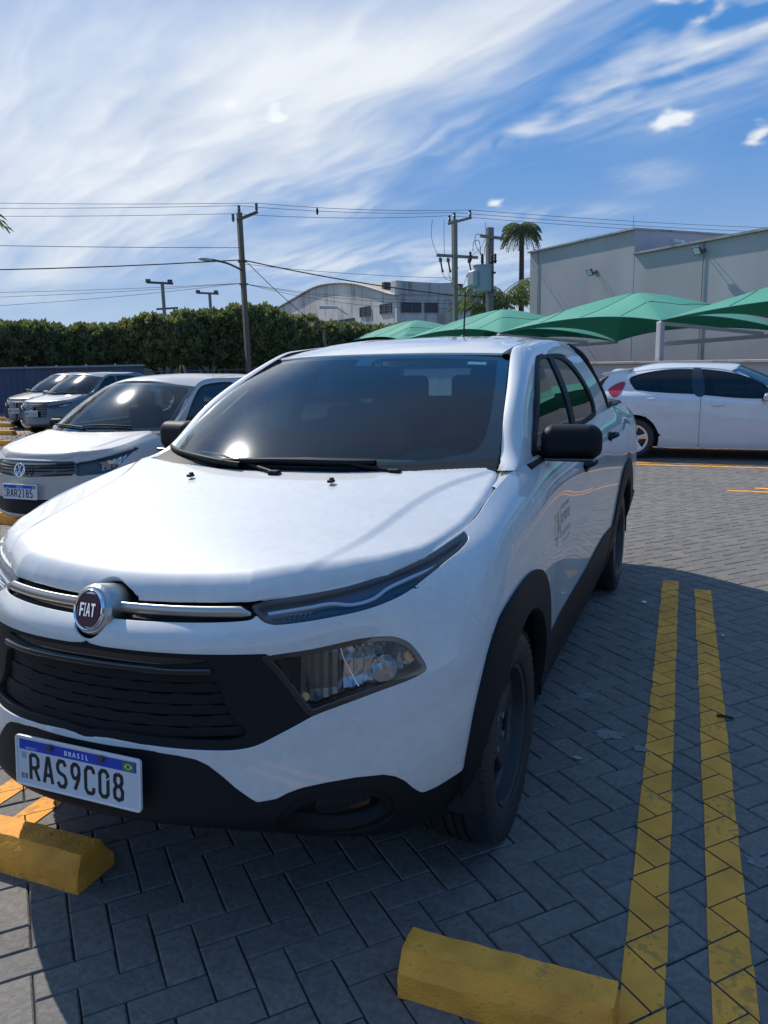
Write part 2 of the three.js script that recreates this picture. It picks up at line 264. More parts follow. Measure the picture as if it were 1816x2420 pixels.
// ---------- the place: lot axes run along A (away, right) and B (away, left); the bays stand at an angle to them ----------
const AX = [0.669, -0.743], BX = [-0.743, -0.669];
const ab = (a, b, y = 0) => [a * AX[0] + b * BX[0], y, a * AX[1] + b * BX[1]];
const ABturn = Math.atan2(-AX[1], AX[0]);       // turns local +x to A; local -z is then +B... see lotGroup
// geometry written with x = a, y = up, z = -b lands in the world with this matrix
const LOT = new THREE.Matrix4().makeBasis(new THREE.Vector3(AX[0], 0, AX[1]), new THREE.Vector3(0, 1, 0), new THREE.Vector3(-BX[0], 0, -BX[1]));
const lot = (g) => g.applyMatrix4(LOT);
const abBox = (a0, a1, y0, y1, b0, b1, r = 0) => lot(box(a1 - a0, y1 - y0, b1 - b0, (a0 + a1) / 2, (y0 + y1) / 2, -(b0 + b1) / 2, r));
function worldUV(g, s = 1) { const p = g.attributes.position, n = g.attributes.normal, u = new Float32Array(p.count * 2); for (let i = 0; i < p.count; i++) { const ax = Math.abs(n.getX(i)), ay = Math.abs(n.getY(i)), az = Math.abs(n.getZ(i)); if (ay > 0.7) { u[2 * i] = p.getX(i) * s; u[2 * i + 1] = p.getZ(i) * s; } else { const h = p.getX(i) * -BX[0] + p.getZ(i) * -BX[1], h2 = p.getX(i) * AX[0] + p.getZ(i) * AX[1], k = Math.abs(n.getX(i) * AX[0] + n.getZ(i) * AX[1]) > 0.5; u[2 * i] = (k ? h : h2) * s; u[2 * i + 1] = p.getY(i) * s; } } g.setAttribute('uv', new THREE.BufferAttribute(u, 2)); return g; }
const concreteTex = dataTex(512, (u, v) => { const n = tileNoise(u, v, 6, 1, 5), m = tileNoise(u, v, 70, 4, 3); const k = 0.80 + n * 0.07 + m * 0.13; return [k, k * 0.985, k * 0.965]; });
const concreteBump = dataTex(512, (u, v) => { const m = tileNoise(u, v, 90, 4, 4), c = tileNoise(u, v, 26, 7, 4); const pit = c < -0.35 ? (c + 0.35) * 1.8 : 0; const k = 0.6 + m * 0.35 + pit; return [k, k, k]; }, false);
const wallTex = dataTex(512, (u, v) => { const n = tileNoise(u, v, 4, 11, 5), m = tileNoise(u, v * 0.25, 9, 3, 4); const k = 0.90 + n * 0.07 + m * 0.05; return [k, k, k]; });
const stainTex = dataTex(512, (u, v) => { const n = tileNoise(u, v, 5, 21, 5), m = tileNoise(u * 2, v * 0.3, 16, 13, 4); const k = 0.88 + n * 0.12 + Math.min(0, m + 0.1) * 0.4; return [k, k * 0.99, k * 0.97]; });
const paintTex = dataTex(512, (u, v) => { const n = tileNoise(u, v, 46, 17, 4), c = tileNoise(u, v, 7, 2, 5), w = smooth(0.36, 0.60, n * 0.8 + c * 0.9 + 0.5 * smooth(0.1, 0.45, tileNoise(u, v, 3, 31, 3)) - 0.2) * 0.35; const k = 0.93 + c * 0.14; return [lerp(1.0 * k, 0.46, w), lerp(0.67 * k, 0.40, w), lerp(0.23 * k, 0.26, w)]; });
concreteTex.repeat.set(1.1, 1.1); concreteBump.repeat.set(1.6, 1.6); wallTex.repeat.set(.12, .12); stainTex.repeat.set(.11, .11); paintTex.repeat.set(1.3, 1.3);
// ground
{
  const g = T(new THREE.PlaneGeometry(1400, 1400), 0, -0.03, 0, -Math.PI / 2);
  structure('ground', worldUV(g), std([0.16, 0.145, 0.125], { roughness: 0.95, map: concreteTex }));
}
// herringbone pavers: one by one near by, one field farther off
const PIT = 0.1015, PO = [1.0504, 0.2009];
{
  const cell = (i, j) => [PO[0] + (i * AX[0] - j * BX[0]) * PIT, PO[1] + (i * AX[1] - j * BX[1]) * PIT];
  const cam2 = [1.42, 2.33], fw = [-0.387, -0.922];
  structure('paving_bed', (() => { const s = new THREE.Shape([[-6, -9], [12.5, -9], [12.5, 31], [-6, 31]].map(([a, b]) => new THREE.Vector2(a, b))); const g = new THREE.ShapeGeometry(s); g.rotateX(-Math.PI / 2); return worldUV(lot(g.translate(0, -0.011, 0))); })(), std([0.035, 0.032, 0.03], { roughness: 1 }));
  const list = [];
  for (let m = -160; m < 160; m++) for (let n = -420; n < 420; n++) for (const k of [0, 1]) {
    const i = -2 * m + n, j = 2 * m + n, ci = k ? i + 1 : i + 0.5, cj = k ? j - 0.5 : j + 1;    // lattice (-2, 2), (1, 1)
    const a = ci * PIT, b = -cj * PIT, c = cell(ci, cj), dx = c[0] - cam2[0], dz = c[1] - cam2[1], f = dx * fw[0] + dz * fw[1], s = dx * -fw[1] + dz * fw[0];
    const A0 = c[0] * AX[0] + c[1] * AX[1], B0 = c[0] * BX[0] + c[1] * BX[1];
    if (A0 > 12.4 || A0 < -5.9 || B0 < -8 || B0 > 30 || f < -0.8 || Math.abs(s) > f * 0.66 + 1.6) continue;
    list.push({ c, k, f, s, i: i, j: j, r: rnd(), t: rnd(), q: clamp(0.5 + 0.75 * fbm(c[0] * 0.55 + 7, 1.7, c[1] * 0.55, 3) + (rnd() - 0.5) * 0.75, 0, 0.999) });
  }
  const order = [2, 4, 0, 3, 1], tilt = (q, e) => (q - 0.5) * e;
  const variants = 5, geos = [[], []], tones = [[.262, .244, .224], [.288, .266, .243], [.232, .218, .203], [.275, .254, .230], [.248, .232, .217]];
  const mats = tones.map((c) => std(c, { roughness: 0.8, map: concreteTex, bumpMap: concreteBump, bumpScale: 0.0022 }));
  const shape = (k, w, uvx, uvy) => {           // top face, worn chamfer, short sides
    const X = (k ? 2 : 1) * PIT / 2 - 0.0021, Y = (k ? 1 : 2) * PIT / 2 - 0.0021, pos = [], nor = [], uv = [], idx = [];
    const ring = (d, y, q) => { const o = []; for (const [sx, sy] of [[-1, -1], [1, -1], [1, 1], [-1, 1]]) { const e = 0.0012 * Math.sin(w * 9 + sx * 3 + sy * 5 + q); o.push([sx * (X - d) + e, y, sy * (Y - d) + e * 0.7]); } return o; };
    const R = [ring(0, -0.02, 0), ring(0, -0.004, 1), ring(0.004, 0, 2)];
    const put = (p, n) => { pos.push(...p); nor.push(...n); uv.push(p[0] + uvx, p[2] + uvy + p[1]); return pos.length / 3 - 1; };
    const t = R[2].map((p) => put(p, [0, 1, 0])); idx.push(t[0], t[2], t[1], t[0], t[3], t[2]);
    for (let q = 0; q < 2; q++) for (let e = 0; e < 4; e++) { const d = [[0, -1], [1, 0], [0, 1], [-1, 0]][e], n = q ? [d[0] * .7, .7, d[1] * .7] : [d[0], 0, d[1]], f = (e + 1) % 4, A = put(R[q][e], n), B = put(R[q][f], n), C = put(R[q + 1][f], n), D = put(R[q + 1][e], n); idx.push(A, C, B, A, D, C); }
    const g = new THREE.BufferGeometry(); g.setAttribute('position', new THREE.Float32BufferAttribute(pos, 3)); g.setAttribute('normal', new THREE.Float32BufferAttribute(nor, 3)); g.setAttribute('uv', new THREE.Float32BufferAttribute(uv, 2)); g.setIndex(idx); return g;
  };
  for (const k of [0, 1]) for (let w = 0; w < variants; w++) geos[k].push(shape(k, w, w * 0.37 + k * .7, w * 0.61));
  const yaw = Math.atan2(-AX[1], AX[0]);
  // nearest three hundred inside the picture
  const inView = (q) => q.f > 1.15 && Math.abs(q.s) < q.f * 0.46 + 0.25 && !(q.c[0] < .70 && q.c[0] > -.7 && q.c[1] < .45);
  const near = list.filter(inView).sort((p, q) => p.f - q.f).slice(0, 300); near.forEach((q) => { q.near = true; });
  const road = structure('paved_lot', geos[0][0].clone().applyMatrix4(LOT).translate(-8, -0.02, 6), mats[0]);
  const put = (q, o) => { o.position.set(q.c[0], tilt(q.r, 0.0022) - 0.0008, q.c[1]); o.rotation.set(tilt(q.t, 0.012), yaw, tilt(q.r * 7 % 1, 0.012), 'YXZ'); };
  near.forEach((q, n) => { const m = part(road, n ? 'paver_' + String(n).padStart(3, '0') : 'paver', geos[q.k][Math.floor(q.t * variants)], mats[order[Math.floor(q.q * 5)]]); put(q, m); });
  const mt = [], dummy = new THREE.Object3D(), cols = [], P = [], Nn = [], U = [], C = [], I = [];
  const v = new THREE.Vector3(), nm = new THREE.Matrix3();
  for (const q of list) { if (q.near) continue; put(q, dummy); dummy.updateMatrix(); nm.getNormalMatrix(dummy.matrix); const g = geos[q.k][Math.floor(q.t * variants)], p = g.attributes.position, n = g.attributes.normal, u = g.attributes.uv, at = P.length / 3, far = q.f > 11, lim = far ? 4 : p.count, tone = tones[order[Math.floor(q.q * 5)]];
    for (let i = 0; i < lim; i++) { v.fromBufferAttribute(p, i).applyMatrix4(dummy.matrix); P.push(v.x, v.y, v.z); v.fromBufferAttribute(n, i).applyMatrix3(nm).normalize(); Nn.push(v.x, v.y, v.z); U.push(u.getX(i) + q.r * 3, u.getY(i) + q.t * 3); C.push(...tone); }
    const ix = g.index.array; for (let i = 0; i < (far ? 6 : ix.length); i++) I.push(ix[i] + at); }
  const fg = new THREE.BufferGeometry(); fg.setAttribute('position', new THREE.Float32BufferAttribute(P, 3)); fg.setAttribute('normal', new THREE.Float32BufferAttribute(Nn, 3)); fg.setAttribute('uv', new THREE.Float32BufferAttribute(U, 2)); fg.setAttribute('color', new THREE.Float32BufferAttribute(C, 3)); fg.setIndex(I);
  const fm = part(road, 'paver_field', fg, std([1, 1, 1], { vertexColors: true, roughness: 0.8, map: concreteTex, bumpMap: concreteBump, bumpScale: 0.0022 })); fm.userData.kind = 'stuff';
  // paint lies on the pavers, so the joints run through it
  const yellow = std([1, 1, 1], { roughness: 0.8, map: paintTex, bumpMap: concreteBump, bumpScale: 0.0015 });
  const clip = (pg, h) => { const out = []; for (let i = 0; i < pg.length; i++) { const a = pg[i], b = pg[(i + 1) % pg.length], da = h(a), db = h(b); if (da <= 0) out.push(a); if ((da <= 0) !== (db <= 0)) { const t = da / (da - db); out.push([lerp(a[0], b[0], t), lerp(a[1], b[1], t)]); } } return out; };
  const marking = (x0, z0, x1, z1, w) => {      // centre line from (x0, z0) to (x1, z1), width w
    const L = Math.hypot(x1 - x0, z1 - z0), d = [(x1 - x0) / L, (z1 - z0) / L], nn = [-d[1], d[0]], pos = [], idx = [], uv = [], nor = [];
    for (const q of list) {
      const rx = q.c[0] - x0, rz = q.c[1] - z0, al = rx * d[0] + rz * d[1], ac = rx * nn[0] + rz * nn[1]; if (al < -0.15 || al > L + 0.15 || Math.abs(ac) > w / 2 + 0.15) continue;
      const X = (q.k ? 2 : 1) * PIT / 2 - 0.0026, Y = (q.k ? 1 : 2) * PIT / 2 - 0.0026; let pg = [[-1, -1], [1, -1], [1, 1], [-1, 1]].map(([a, b]) => [q.c[0] + a * X * AX[0] - b * Y * BX[0], q.c[1] + a * X * AX[1] - b * Y * BX[1]]);
      const e = tilt(q.r, 0.006), f2 = tilt(q.t, 0.006), al2 = (p) => (p[0] - x0) * d[0] + (p[1] - z0) * d[1], ac2 = (p) => (p[0] - x0) * nn[0] + (p[1] - z0) * nn[1];
      pg = clip(pg, (p) => ac2(p) - w / 2 - e); pg = clip(pg, (p) => -ac2(p) - w / 2 - f2); pg = clip(pg, (p) => -al2(p) + e * 3); pg = clip(pg, (p) => al2(p) - L + f2 * 3); if (pg.length < 3) continue;
      const at = pos.length / 3; for (const p of pg) { pos.push(p[0], 0.0024 + tilt(q.r, 0.0022), p[1]); nor.push(0, 1, 0); uv.push(p[0], p[1]); } for (let i = 1; i < pg.length - 1; i++) idx.push(at, at + i + 1, at + i);
    }
    if (!idx.length) return; const g = new THREE.BufferGeometry(); g.setAttribute('position', new THREE.Float32BufferAttribute(pos, 3)); g.setAttribute('normal', new THREE.Float32BufferAttribute(nor, 3)); g.setAttribute('uv', new THREE.Float32BufferAttribute(uv, 2)); g.setIndex(idx); structure('bay_marking', g, yellow);
  };
  const s = 0.0345;
  for (let k = 0; k < 11; k++) for (const o of [-0.1023, 0.1023]) { const x = 1.4187 - 2.324 * k + o, dz = -2.09 * k, e = o > 0 ? 0.16 : 0; marking(x + s * (-3.27 + e), -3.27 + e + dz, x + s * 3.2, 3.2 + dz, 0.1025); }
  for (let k = -1; k < 3; k++) for (const o of [-0.12, 0.12]) { const z = -9.58 - 2.1 * k + o, x0 = -0.55 - 2.3 * k - o * 1.2; marking(x0, z, x0 + 5.2, z, 0.1); }
}
// wheel stops: painted concrete kerbs with sloped faces
{
  const stopMat = std([1, 1, 1], { roughness: 0.75, map: paintTex, bumpMap: concreteBump, bumpScale: 0.003 });
  const prof = [[-0.075, 0], [0.075, 0], [0.075, 0.035], [0.03, 0.105], [-0.045, 0.105], [-0.072, 0.06]];
  const rough = (g) => { const p = g.attributes.position; for (let i = 0; i < p.count; i++) { const x = p.getX(i), y = p.getY(i), z = p.getZ(i), n = fbm(x * 26, y * 26, z * 26, 3), c = Math.max(0, fbm(x * 9 + 4, y * 9, z * 9, 2) - 0.18) * 0.05; if (y > 0.004) p.setXYZ(i, x + n * 0.006 - Math.sign(x) * c, y + n * 0.005 - c * 0.8, z + n * 0.006); } g.computeVertexNormals(); return g; };
  const g0 = creased(rough(extrude(prof.flatMap((p, i) => { const q = prof[(i + 1) % prof.length]; return [0, 1, 2].map((k) => [lerp(p[0], q[0], k / 3), lerp(p[1], q[1], k / 3)]); }), 0.50, 0.004, [], 24).translate(0, 0, -0.25)).rotateY(Math.PI / 2), 0.45); worldUV(g0, 1.6);
  const stop = (x, z, label) => { const m = part(scene, numbered('wheel_stop'), g0, stopMat); m.position.set(x, 0.002, z); m.rotation.y = (Math.abs(x * 7.3) % 1 - 0.5) * 0.05; tag(m, label, 'wheel stop', 'yellow wheel stops'); return m; };
  stop(1.032, 0.705, 'yellow concrete wheel stop touching the double yellow line beside the pickup'); stop(-0.495, 0.695, 'yellow concrete wheel stop half under the nose of the white pickup');
  for (let k = 1; k < 9; k++) for (const o of [-0.755, 0.775]) { const x = 0.257 - 2.324 * k + o, z = 0.70 - 2.09 * k; stop(x, z, k === 2 ? 'yellow wheel stop in front of the white hatchback with blue plate strip' : k > 5 && k < 8 ? 'yellow wheel stop in front of the grey cars by the blue fence' : 'yellow wheel stop in the empty bay ' + ['', 'beside the white pickup', '', 'just past the near white hatchback', 'midway between the near hatchback and the silver one', 'just short of the silver hatchback', '', '', 'past the dark graphite car'][k]); }
  const fs = part(scene, numbered('wheel_stop'), g0, stopMat); fs.position.set(4.75, 0.002, -10.95); fs.rotation.y = Math.PI / 2; tag(fs, 'yellow wheel stop ahead of the white side-on hatchback by the low wall', 'wheel stop', 'yellow wheel stops');
}
// small litter and dried stains on the paving
{
  for (const [x, z, r] of [[1.085, -0.80, 0.075], [1.235, -0.72, 0.05], [0.96, -1.15, 0.06], [1.62, -0.1, 0.05]]) { const o = []; for (let k = 0; k < 26; k++) { const e = k / 26 * 6.28319, q = r * (0.72 + 0.75 * fbm(Math.cos(e) * 1.4 + x * 5, Math.sin(e) * 1.4, z * 3, 4)); o.push([x + Math.cos(e) * q * 1.25, -(z + Math.sin(e) * q * 0.8)]); } structure('dried_stain', new THREE.ShapeGeometry(new THREE.Shape(o.map((p) => new THREE.Vector2(...p)))).rotateX(-Math.PI / 2).translate(0, 0.0016, 0), std([0.36, 0.35, 0.34], { roughness: 0.95, map: concreteTex })); }
  const q = part(scene, 'bottle_cap', creased(lathe([[0, 0.007], [0.013, 0.007], [0.016, 0.004], [0.016, 0.001]], 14), 0.6), std([0.75, 0.75, 0.72], { roughness: 0.4 })); q.position.set(1.075, 0.002, -2.70); tag(q, 'tiny white bottle cap beside the inner yellow line', 'cap');
  const w = part(scene, 'twig', tube([[0, 0, 0], [0.03, 0.004, 0.008], [0.065, 0.001, 0.01]], 0.006, 10, 6), std([0.03, 0.025, 0.02], { roughness: 0.9 })); w.position.set(1.50, 0.008, -1.12); tag(w, 'short dark twig lying on the outer yellow line', 'twig');
  for (const [x, z, label] of [[1.53, -2.2, 'pale dry leaf on the far part of the outer yellow line'], [1.0, -0.55, 'pale dry leaf between the front wheel and the yellow line']]) { const l = part(scene, numbered('dry_leaf'), T(new THREE.SphereGeometry(1, 10, 6), 0, 0, 0).scale(0.02, 0.003, 0.012), std([0.45, 0.40, 0.22], { roughness: 0.9 })); l.position.set(x, 0.006, z); l.rotation.y = x * 3; tag(l, label, 'leaf'); }
}
// ---------- low wall, carports, grey building ----------
const wallGrey = std([0.52, 0.50, 0.515], { roughness: 0.9, map: wallTex, bumpMap: concreteBump, bumpScale: 0.004 }), coping = std([0.52, 0.50, 0.50], { roughness: 0.85, map: stainTex }), steelGrey = std([0.6, 0.59, 0.56], { roughness: 0.6 });
{
  const w = thing('low_wall', 'low grey rendered wall with pale coping behind the white side-on hatchback', 'wall');
  part(w, 'wall_face', worldUV(abBox(12.55, 12.70, -0.02, 1.36, -6, 33)), wallGrey); part(w, 'coping', worldUV(abBox(12.47, 12.78, 1.363, 1.42, -6.02, 33.02, 0.01)), coping);
}
{
  const cloth = phys([0.024, 0.28, 0.185], { roughness: 0.85, transmission: 0.10, thickness: 0 });
  const spots = [[4.8, 'green shade canopy over the far right of the low wall'], [11.4, 'green shade canopy with its peak before the wall floodlights'], [18.0, 'green shade canopy just above the pickup antenna tip'], [24.6, 'green shade canopy farthest along, against the white warehouse'], [-1.8, 'green shade canopy beyond the right end of the low wall']];
  const a0 = 12.95, a1 = 17.5, h0 = 2.33, h1 = 2.03, top = 3.26;
  for (const [b, label] of spots) {
    const b1 = b + 6.6, cp = thing('shade_canopy', label, 'canopy', [0, 0, 0], 0, 'green shade canopies in a row');
    const n = 36, pts = [], at = (s, t) => {     // s along b, t along a, both -1..1; hips to the corners, edges drawn in
      const m = Math.max(Math.abs(s), Math.abs(t)), k = m < 1e-6 ? 0 : Math.min(Math.abs(s), Math.abs(t)) / m, along = Math.abs(s) > Math.abs(t);
      const inw = 1 - 0.13 * m * m * (1 - k * k), ss = s * (along ? inw : 1), q = t * (along ? 1 : inw);
      const corner = lerp(h0, h1, (q + 1) / 2), r = Math.pow(m, 1.42), lift = 0.26 * (1 - k * k) * m * m;
      const y = top - (top - corner) * r + lift - 0.10 * Math.sin(m * Math.PI) * (1 - k);
      return [lerp(a0, a1, (q + 1) / 2), y, -lerp(b, b1, (ss + 1) / 2)];
    };
    const secs = []; for (let i = 0; i <= n; i++) { const r = []; for (let j = 0; j <= n; j++) r.push(at(i / n * 2 - 1, j / n * 2 - 1)); secs.push(r); }
    part(cp, 'canopy_cloth', worldUV(creased(lot(loft(secs)), 0.35), 1), cloth);
    const pipeMat = std([0.05, 0.26, 0.19], { roughness: 0.8 }), edge = (f) => lot(tube(steps(-1, 1, 0.1).map(f), 0.014, 40, 6));
    for (const k of [-0.5, 0, 0.5]) part(cp, 'cloth_seam', lot(tube(steps(-0.96, 0.96, 0.08).map((t) => { const p = at(k, t); return [p[0], p[1] + 0.006, p[2]]; }), 0.009, 40, 4)), pipeMat);
    part(cp, 'edge_pipe', join([edge((t) => at(t, -1)), edge((t) => at(t, 1))]), pipeMat); part(cp, 'end_pipe', join([edge((t) => at(-1, t))]), pipeMat);
  }
  for (const [b, label] of [[4.8, 'pale steel canopy post under the right-hand green canopy'], [11.4, 'pale steel canopy post rising behind the low wall and side-on hatchback'], [18.0, 'pale steel canopy post hidden by the pickup cab roof'], [24.6, 'pale steel canopy post second farthest along'], [31.2, 'pale steel canopy post farthest along, by the hedge']]) {
    const p = thing('canopy_post', label, 'post', [0, 0, 0], 0, 'posts carrying the green canopies');
    part(p, 'post', abBox(12.87, 13.01, 0, 2.30, b - 0.07, b + 0.07, 0.02), steelGrey);
    part(p, 'upper_arm', lot(beam([13.0, 2.26, -b], [16.3, 2.02, -b], 0.06, 0.08)), steelGrey); part(p, 'lower_arm', lot(beam([13.0, 1.80, -b], [17.55, 2.01, -b], 0.07, 0.10)), steelGrey);
    for (const [q, y] of [[12.94, 2.28], [17.5, 1.97]]) part(p, 'corner_bracket', lot(rod([q, y, -b], [q, y + 0.08, -b], 0.03)), steelGrey);
  }
}
{
  const bl = thing('grey_building', 'plain grey commercial building with stepped parapet behind the canopies', 'building');
  part(bl, 'wall', worldUV(abBox(18.6, 40, -0.02, 4.86, -24, 18.5)), wallGrey, 'lower main block'); part(bl, 'tall_block', worldUV(abBox(18.595, 30, -0.02, 5.66, 18.503, 24.35)), wallGrey, 'taller end block');
  part(bl, 'parapet_cap', join([worldUV(abBox(18.50, 18.70, 4.863, 4.93, -24, 18.5)), worldUV(abBox(18.50, 18.70, 5.663, 5.72, 18.45, 24.42)), worldUV(abBox(18.70, 30, 5.663, 5.72, 18.45, 18.62)), worldUV(abBox(18.70, 30, 5.663, 5.72, 24.25, 24.42))]), coping);
  const dark = std([0.09, 0.09, 0.10], { roughness: 0.7 }), pipe = std([0.26, 0.26, 0.28], { roughness: 0.8 });
  for (const [b, y0, y1] of [[15.55, 0, 4.9], [23.8, 0, 5.7]]) part(bl, 'conduit', lot(rod([18.575, y0, -b], [18.575, y1, -b], 0.014, 0.014, 6)), pipe);
  part(bl, 'wall_joint', worldUV(abBox(18.588, 18.6, 0, 4.86, 8.6, 8.62)), pipe);
  for (const [a, b, y] of [[18.6, 18.6, 5.7], [18.6, 12.5, 4.9], [18.6, 23.9, 5.7]]) part(bl, 'lightning_rod', lot(rod([a, y, -b], [a, y + 0.45, -b], 0.008, 0.004, 6)), dark);
  const lamp = (b, y, label) => {
    const f = thing('floodlight', label, 'floodlight', [0, 0, 0], 0, 'floodlights on the grey wall'), mm = new THREE.Matrix4().makeRotationZ(0.55), put = (g) => lot(g.applyMatrix4(mm).translate(18.32, y, -b));
    part(f, 'lamp_housing', put(join([box(0.05, 0.26, 0.30, 0, 0, 0, 0.01), ...[-0.09, -0.03, 0.03, 0.09].map((k) => box(0.03, 0.012, 0.24, 0.035, k, 0))])), dark); part(f, 'lamp_glass', put(box(0.008, 0.20, 0.23, -0.027, 0, 0)), phys([0.75, 0.78, 0.8], { roughness: 0.15, clearcoat: 1 }));
    part(f, 'bracket', lot(join([rod([18.36, y - 0.02, -b - 0.13], [18.60, y + 0.02, -b - 0.06], 0.012), rod([18.36, y - 0.02, -b + 0.13], [18.60, y + 0.02, -b + 0.06], 0.012), box(0.03, 0.10, 0.16, 18.585, y + 0.02, -b)])), dark);
  };
  lamp(20.4, 4.50, 'black floodlight on the grey wall above the middle canopy'); lamp(15.55, 4.60, 'black floodlight at the top of a cable on the grey wall'); lamp(9.5, 4.60, 'black floodlight on the grey wall beyond the right canopy');
  const c = thing('security_camera', 'small white security camera on the shaded step of the grey building', 'camera'); part(c, 'camera_body', lot(rod([20.3, 5.32, -18.30], [20.3, 5.28, -18.05], 0.055, 0.05, 12)), std([0.7, 0.7, 0.7])); part(c, 'camera_mount', lot(box(0.10, 0.14, 0.14, 20.3, 5.36, -18.43)), std([0.7, 0.7, 0.7]));
}
// ---------- white warehouse with a barrel roof ----------
{
  const wh = thing('warehouse', 'weathered white warehouse with barrel roof and louvred windows', 'building'), wm = std([0.84, 0.83, 0.80], { roughness: 0.9, map: stainTex }), wf = std([0.72, 0.72, 0.72], { roughness: 0.9, map: stainTex }), A = 19.25, B = 37.67;
  const arch = [[37.9, 5.15], [40.4, 5.71], [43.15, 6.25], [46.88, 6.65], [49.68, 6.73], [54.07, 6.36], [59.2, 5.81], [63, 5.2]];
  const sh = [[37.9, 0], ...arch, [63, 0]].map(([b, y]) => [b, y]), prof = mono(arch), outline = [[37.9, 0], ...steps(37.9, 63, 0.8).map((b) => [b, prof(b)]), [63, 0]];
  const toGable = (g) => { g.rotateY(Math.PI / 2); return lot(g); };      // outline x -> -z (that is +b), depth -> +a
  part(wh, 'gable_wall', worldUV(toGable(extrude(outline, 0.3).translate(0, 0, A))), wm); 
  part(wh, 'barrel_roof', lot(loft(steps(37.6, 63.2, 0.8).map((b) => [[A - 0.15, prof(b) + 0.06, -b], [A + 5.4, prof(b) + 0.06, -b]]))), std([0.5, 0.42, 0.34], { roughness: 0.8, map: stainTex }));
  part(wh, 'roof_edge', lot(tube(steps(37.6, 63.2, 1.2).map((b) => [A - 0.1, prof(b) + 0.02, -b]), 0.06, 60, 6)), std([0.45, 0.44, 0.43]));
  const front = [[19.25, 0], [24.95, 0], [24.95, 6.17], [24.4, 6.14], [23.75, 5.35], [23.0, 5.92], [22.0, 5.86], [20.83, 5.88], [19.25, 5.95]];
  part(wh, 'annex_wall', worldUV(lot(extrude(front, 0.25).translate(0, 0, -B - 0.25))), wf); part(wh, 'annex_side', worldUV(abBox(19.245, 19.5, 0, 5.94, 37.68, 38.4)), wm); part(wh, 'annex_back_wall', worldUV(abBox(19.6, 24.9, 0, 6.1, 40, 40.3)), std([0.12, 0.115, 0.11], { roughness: 1, map: stainTex }), 'dark mouldy brick wall');
  part(wh, 'annex_gutter', lot(rod([19.18, 5.15, -37.55], [19.18, 5.6, -37.55], 0.12)), steelGrey);
  const dark = std([0.02, 0.022, 0.026], { roughness: 0.4 }), fr = std([0.10, 0.11, 0.16], { roughness: 0.6 });
  const louvre = (a0, a1, y0, y1, b0, b1, alongA) => {
    const w = part(wh, 'window', alongA ? abBox(a0, a1, y0, y1, B - 0.02, B + 0.05) : abBox(A - 0.02, A + 0.05, y0, y1, b0, b1), dark);
    const n = 4; for (let k = 0; k <= n; k++) { const y = lerp(y0, y1, k / n); part(w, 'window_bar', alongA ? abBox(a0 - 0.03, a1 + 0.03, y - 0.02, y + 0.02, B - 0.06, B - 0.03) : abBox(A - 0.06, A - 0.03, y - 0.02, y + 0.02, b0 - 0.03, b1 + 0.03), fr); }
    for (const t of [0, 0.5, 1]) part(w, 'window_mullion', alongA ? abBox(lerp(a0, a1, t) - 0.02, lerp(a0, a1, t) + 0.02, y0, y1, B - 0.065, B - 0.025) : abBox(A - 0.065, A - 0.025, y0, y1, lerp(b0, b1, t) - 0.025, lerp(b0, b1, t) + 0.025), fr);
  };
  louvre(19.51, 20.74, 4.25, 4.77, 0, 0, true); louvre(20.99, 21.81, 4.25, 4.77, 0, 0, true); louvre(23.17, 23.32, 4.35, 4.72, 0, 0, true); louvre(24.04, 24.76, 4.0, 4.46, 0, 0, true);
  louvre(0, 0, 4.29, 4.82, 41.22, 42.68); louvre(0, 0, 4.28, 4.79, 38.32, 39.78); louvre(0, 0, 3.6, 4.28, 43.6, 46.1); louvre(0, 0, 3.6, 4.30, 46.5, 48.9);
  part(wh, 'wall_lamp', lot(join([rod([19.2, 4.55, -44.6], [18.6, 5.0, -44.9], 0.05), rod([18.6, 5.0, -44.9], [17.6, 5.05, -45.3], 0.09, 0.12)])), steelGrey);
  part(wh, 'rear_shed', worldUV(abBox(20, 24, 0, 5.9, 63.2, 67)), wm);
}
// pickup body net: columns from nose middle round the left side to the tail middle, rows from the bottom up
const TX = { // per column: x, y, z of each row
};
const toroCols = [];
const yz = (x, y, z) => y.map((_, i) => [Array.isArray(x) ? x[i] : x, y[i], Array.isArray(z) ? z[i] : z]);
toroCols.push(yz(0,    [.36, .405, .47, .60, .73, .862, .909, .95],  [.78, .915, .948, .930, .906, .889, .857, .79]));
toroCols.push(yz(.25,  [.35, .40, .47, .60, .73, .862, .909, .951],  [.76, .885, .918, .898, .874, .857, .826, .766]));
toroCols.push(yz([.44, .45, .45, .45, .45, .45, .447, .45],  [.31, .375, .46, .60, .73, .860, .914, .961],  [.69, .795, .826, .808, .785, .768, .742, .69]));
toroCols.push(yz([.60, .62, .627, .627, .622, .615, .605, .597], [.27, .35, .46, .60, .73, .855, .93, .981], [.59, .685, .712, .695, .675, .65, .635, .597]));
toroCols.push(yz([.73, .75, .765, .77, .765, .75, .728, .70],  [.26, .345, .46, .60, .735, .868, .955, 1.006], [.46, .55, .585, .575, .555, .525, .505, .475]));
toroCols.push(yz([.80, .825, .85, .862, .857, .835, .80, .757], [.26, .345, .46, .605, .75, .89, .985, 1.036], [.36, .425, .458, .458, .447, .413, .38, .34]));
toroCols.push(yz([.84, .865, .893, .905, .902, .88, .84, .788], [.26, .345, .46, .61, .765, .915, 1.015, 1.062], [.26, .30, .32, .32, .315, .29, .25, .21]));
toroCols.push(yz([.85, .875, .905, .916, .914, .893, .855, .792], [.25, .34, .46, .62, .785, .945, 1.05, 1.105], [0, 0, 0, 0, 0, 0, 0, -.01]));
toroCols.push(yz([.845, .87, .895, .906, .905, .889, .857, .79], [.25, .34, .47, .63, .80, .965, 1.08, 1.148], [-.35, -.35, -.35, -.35, -.35, -.35, -.35, -.34]));
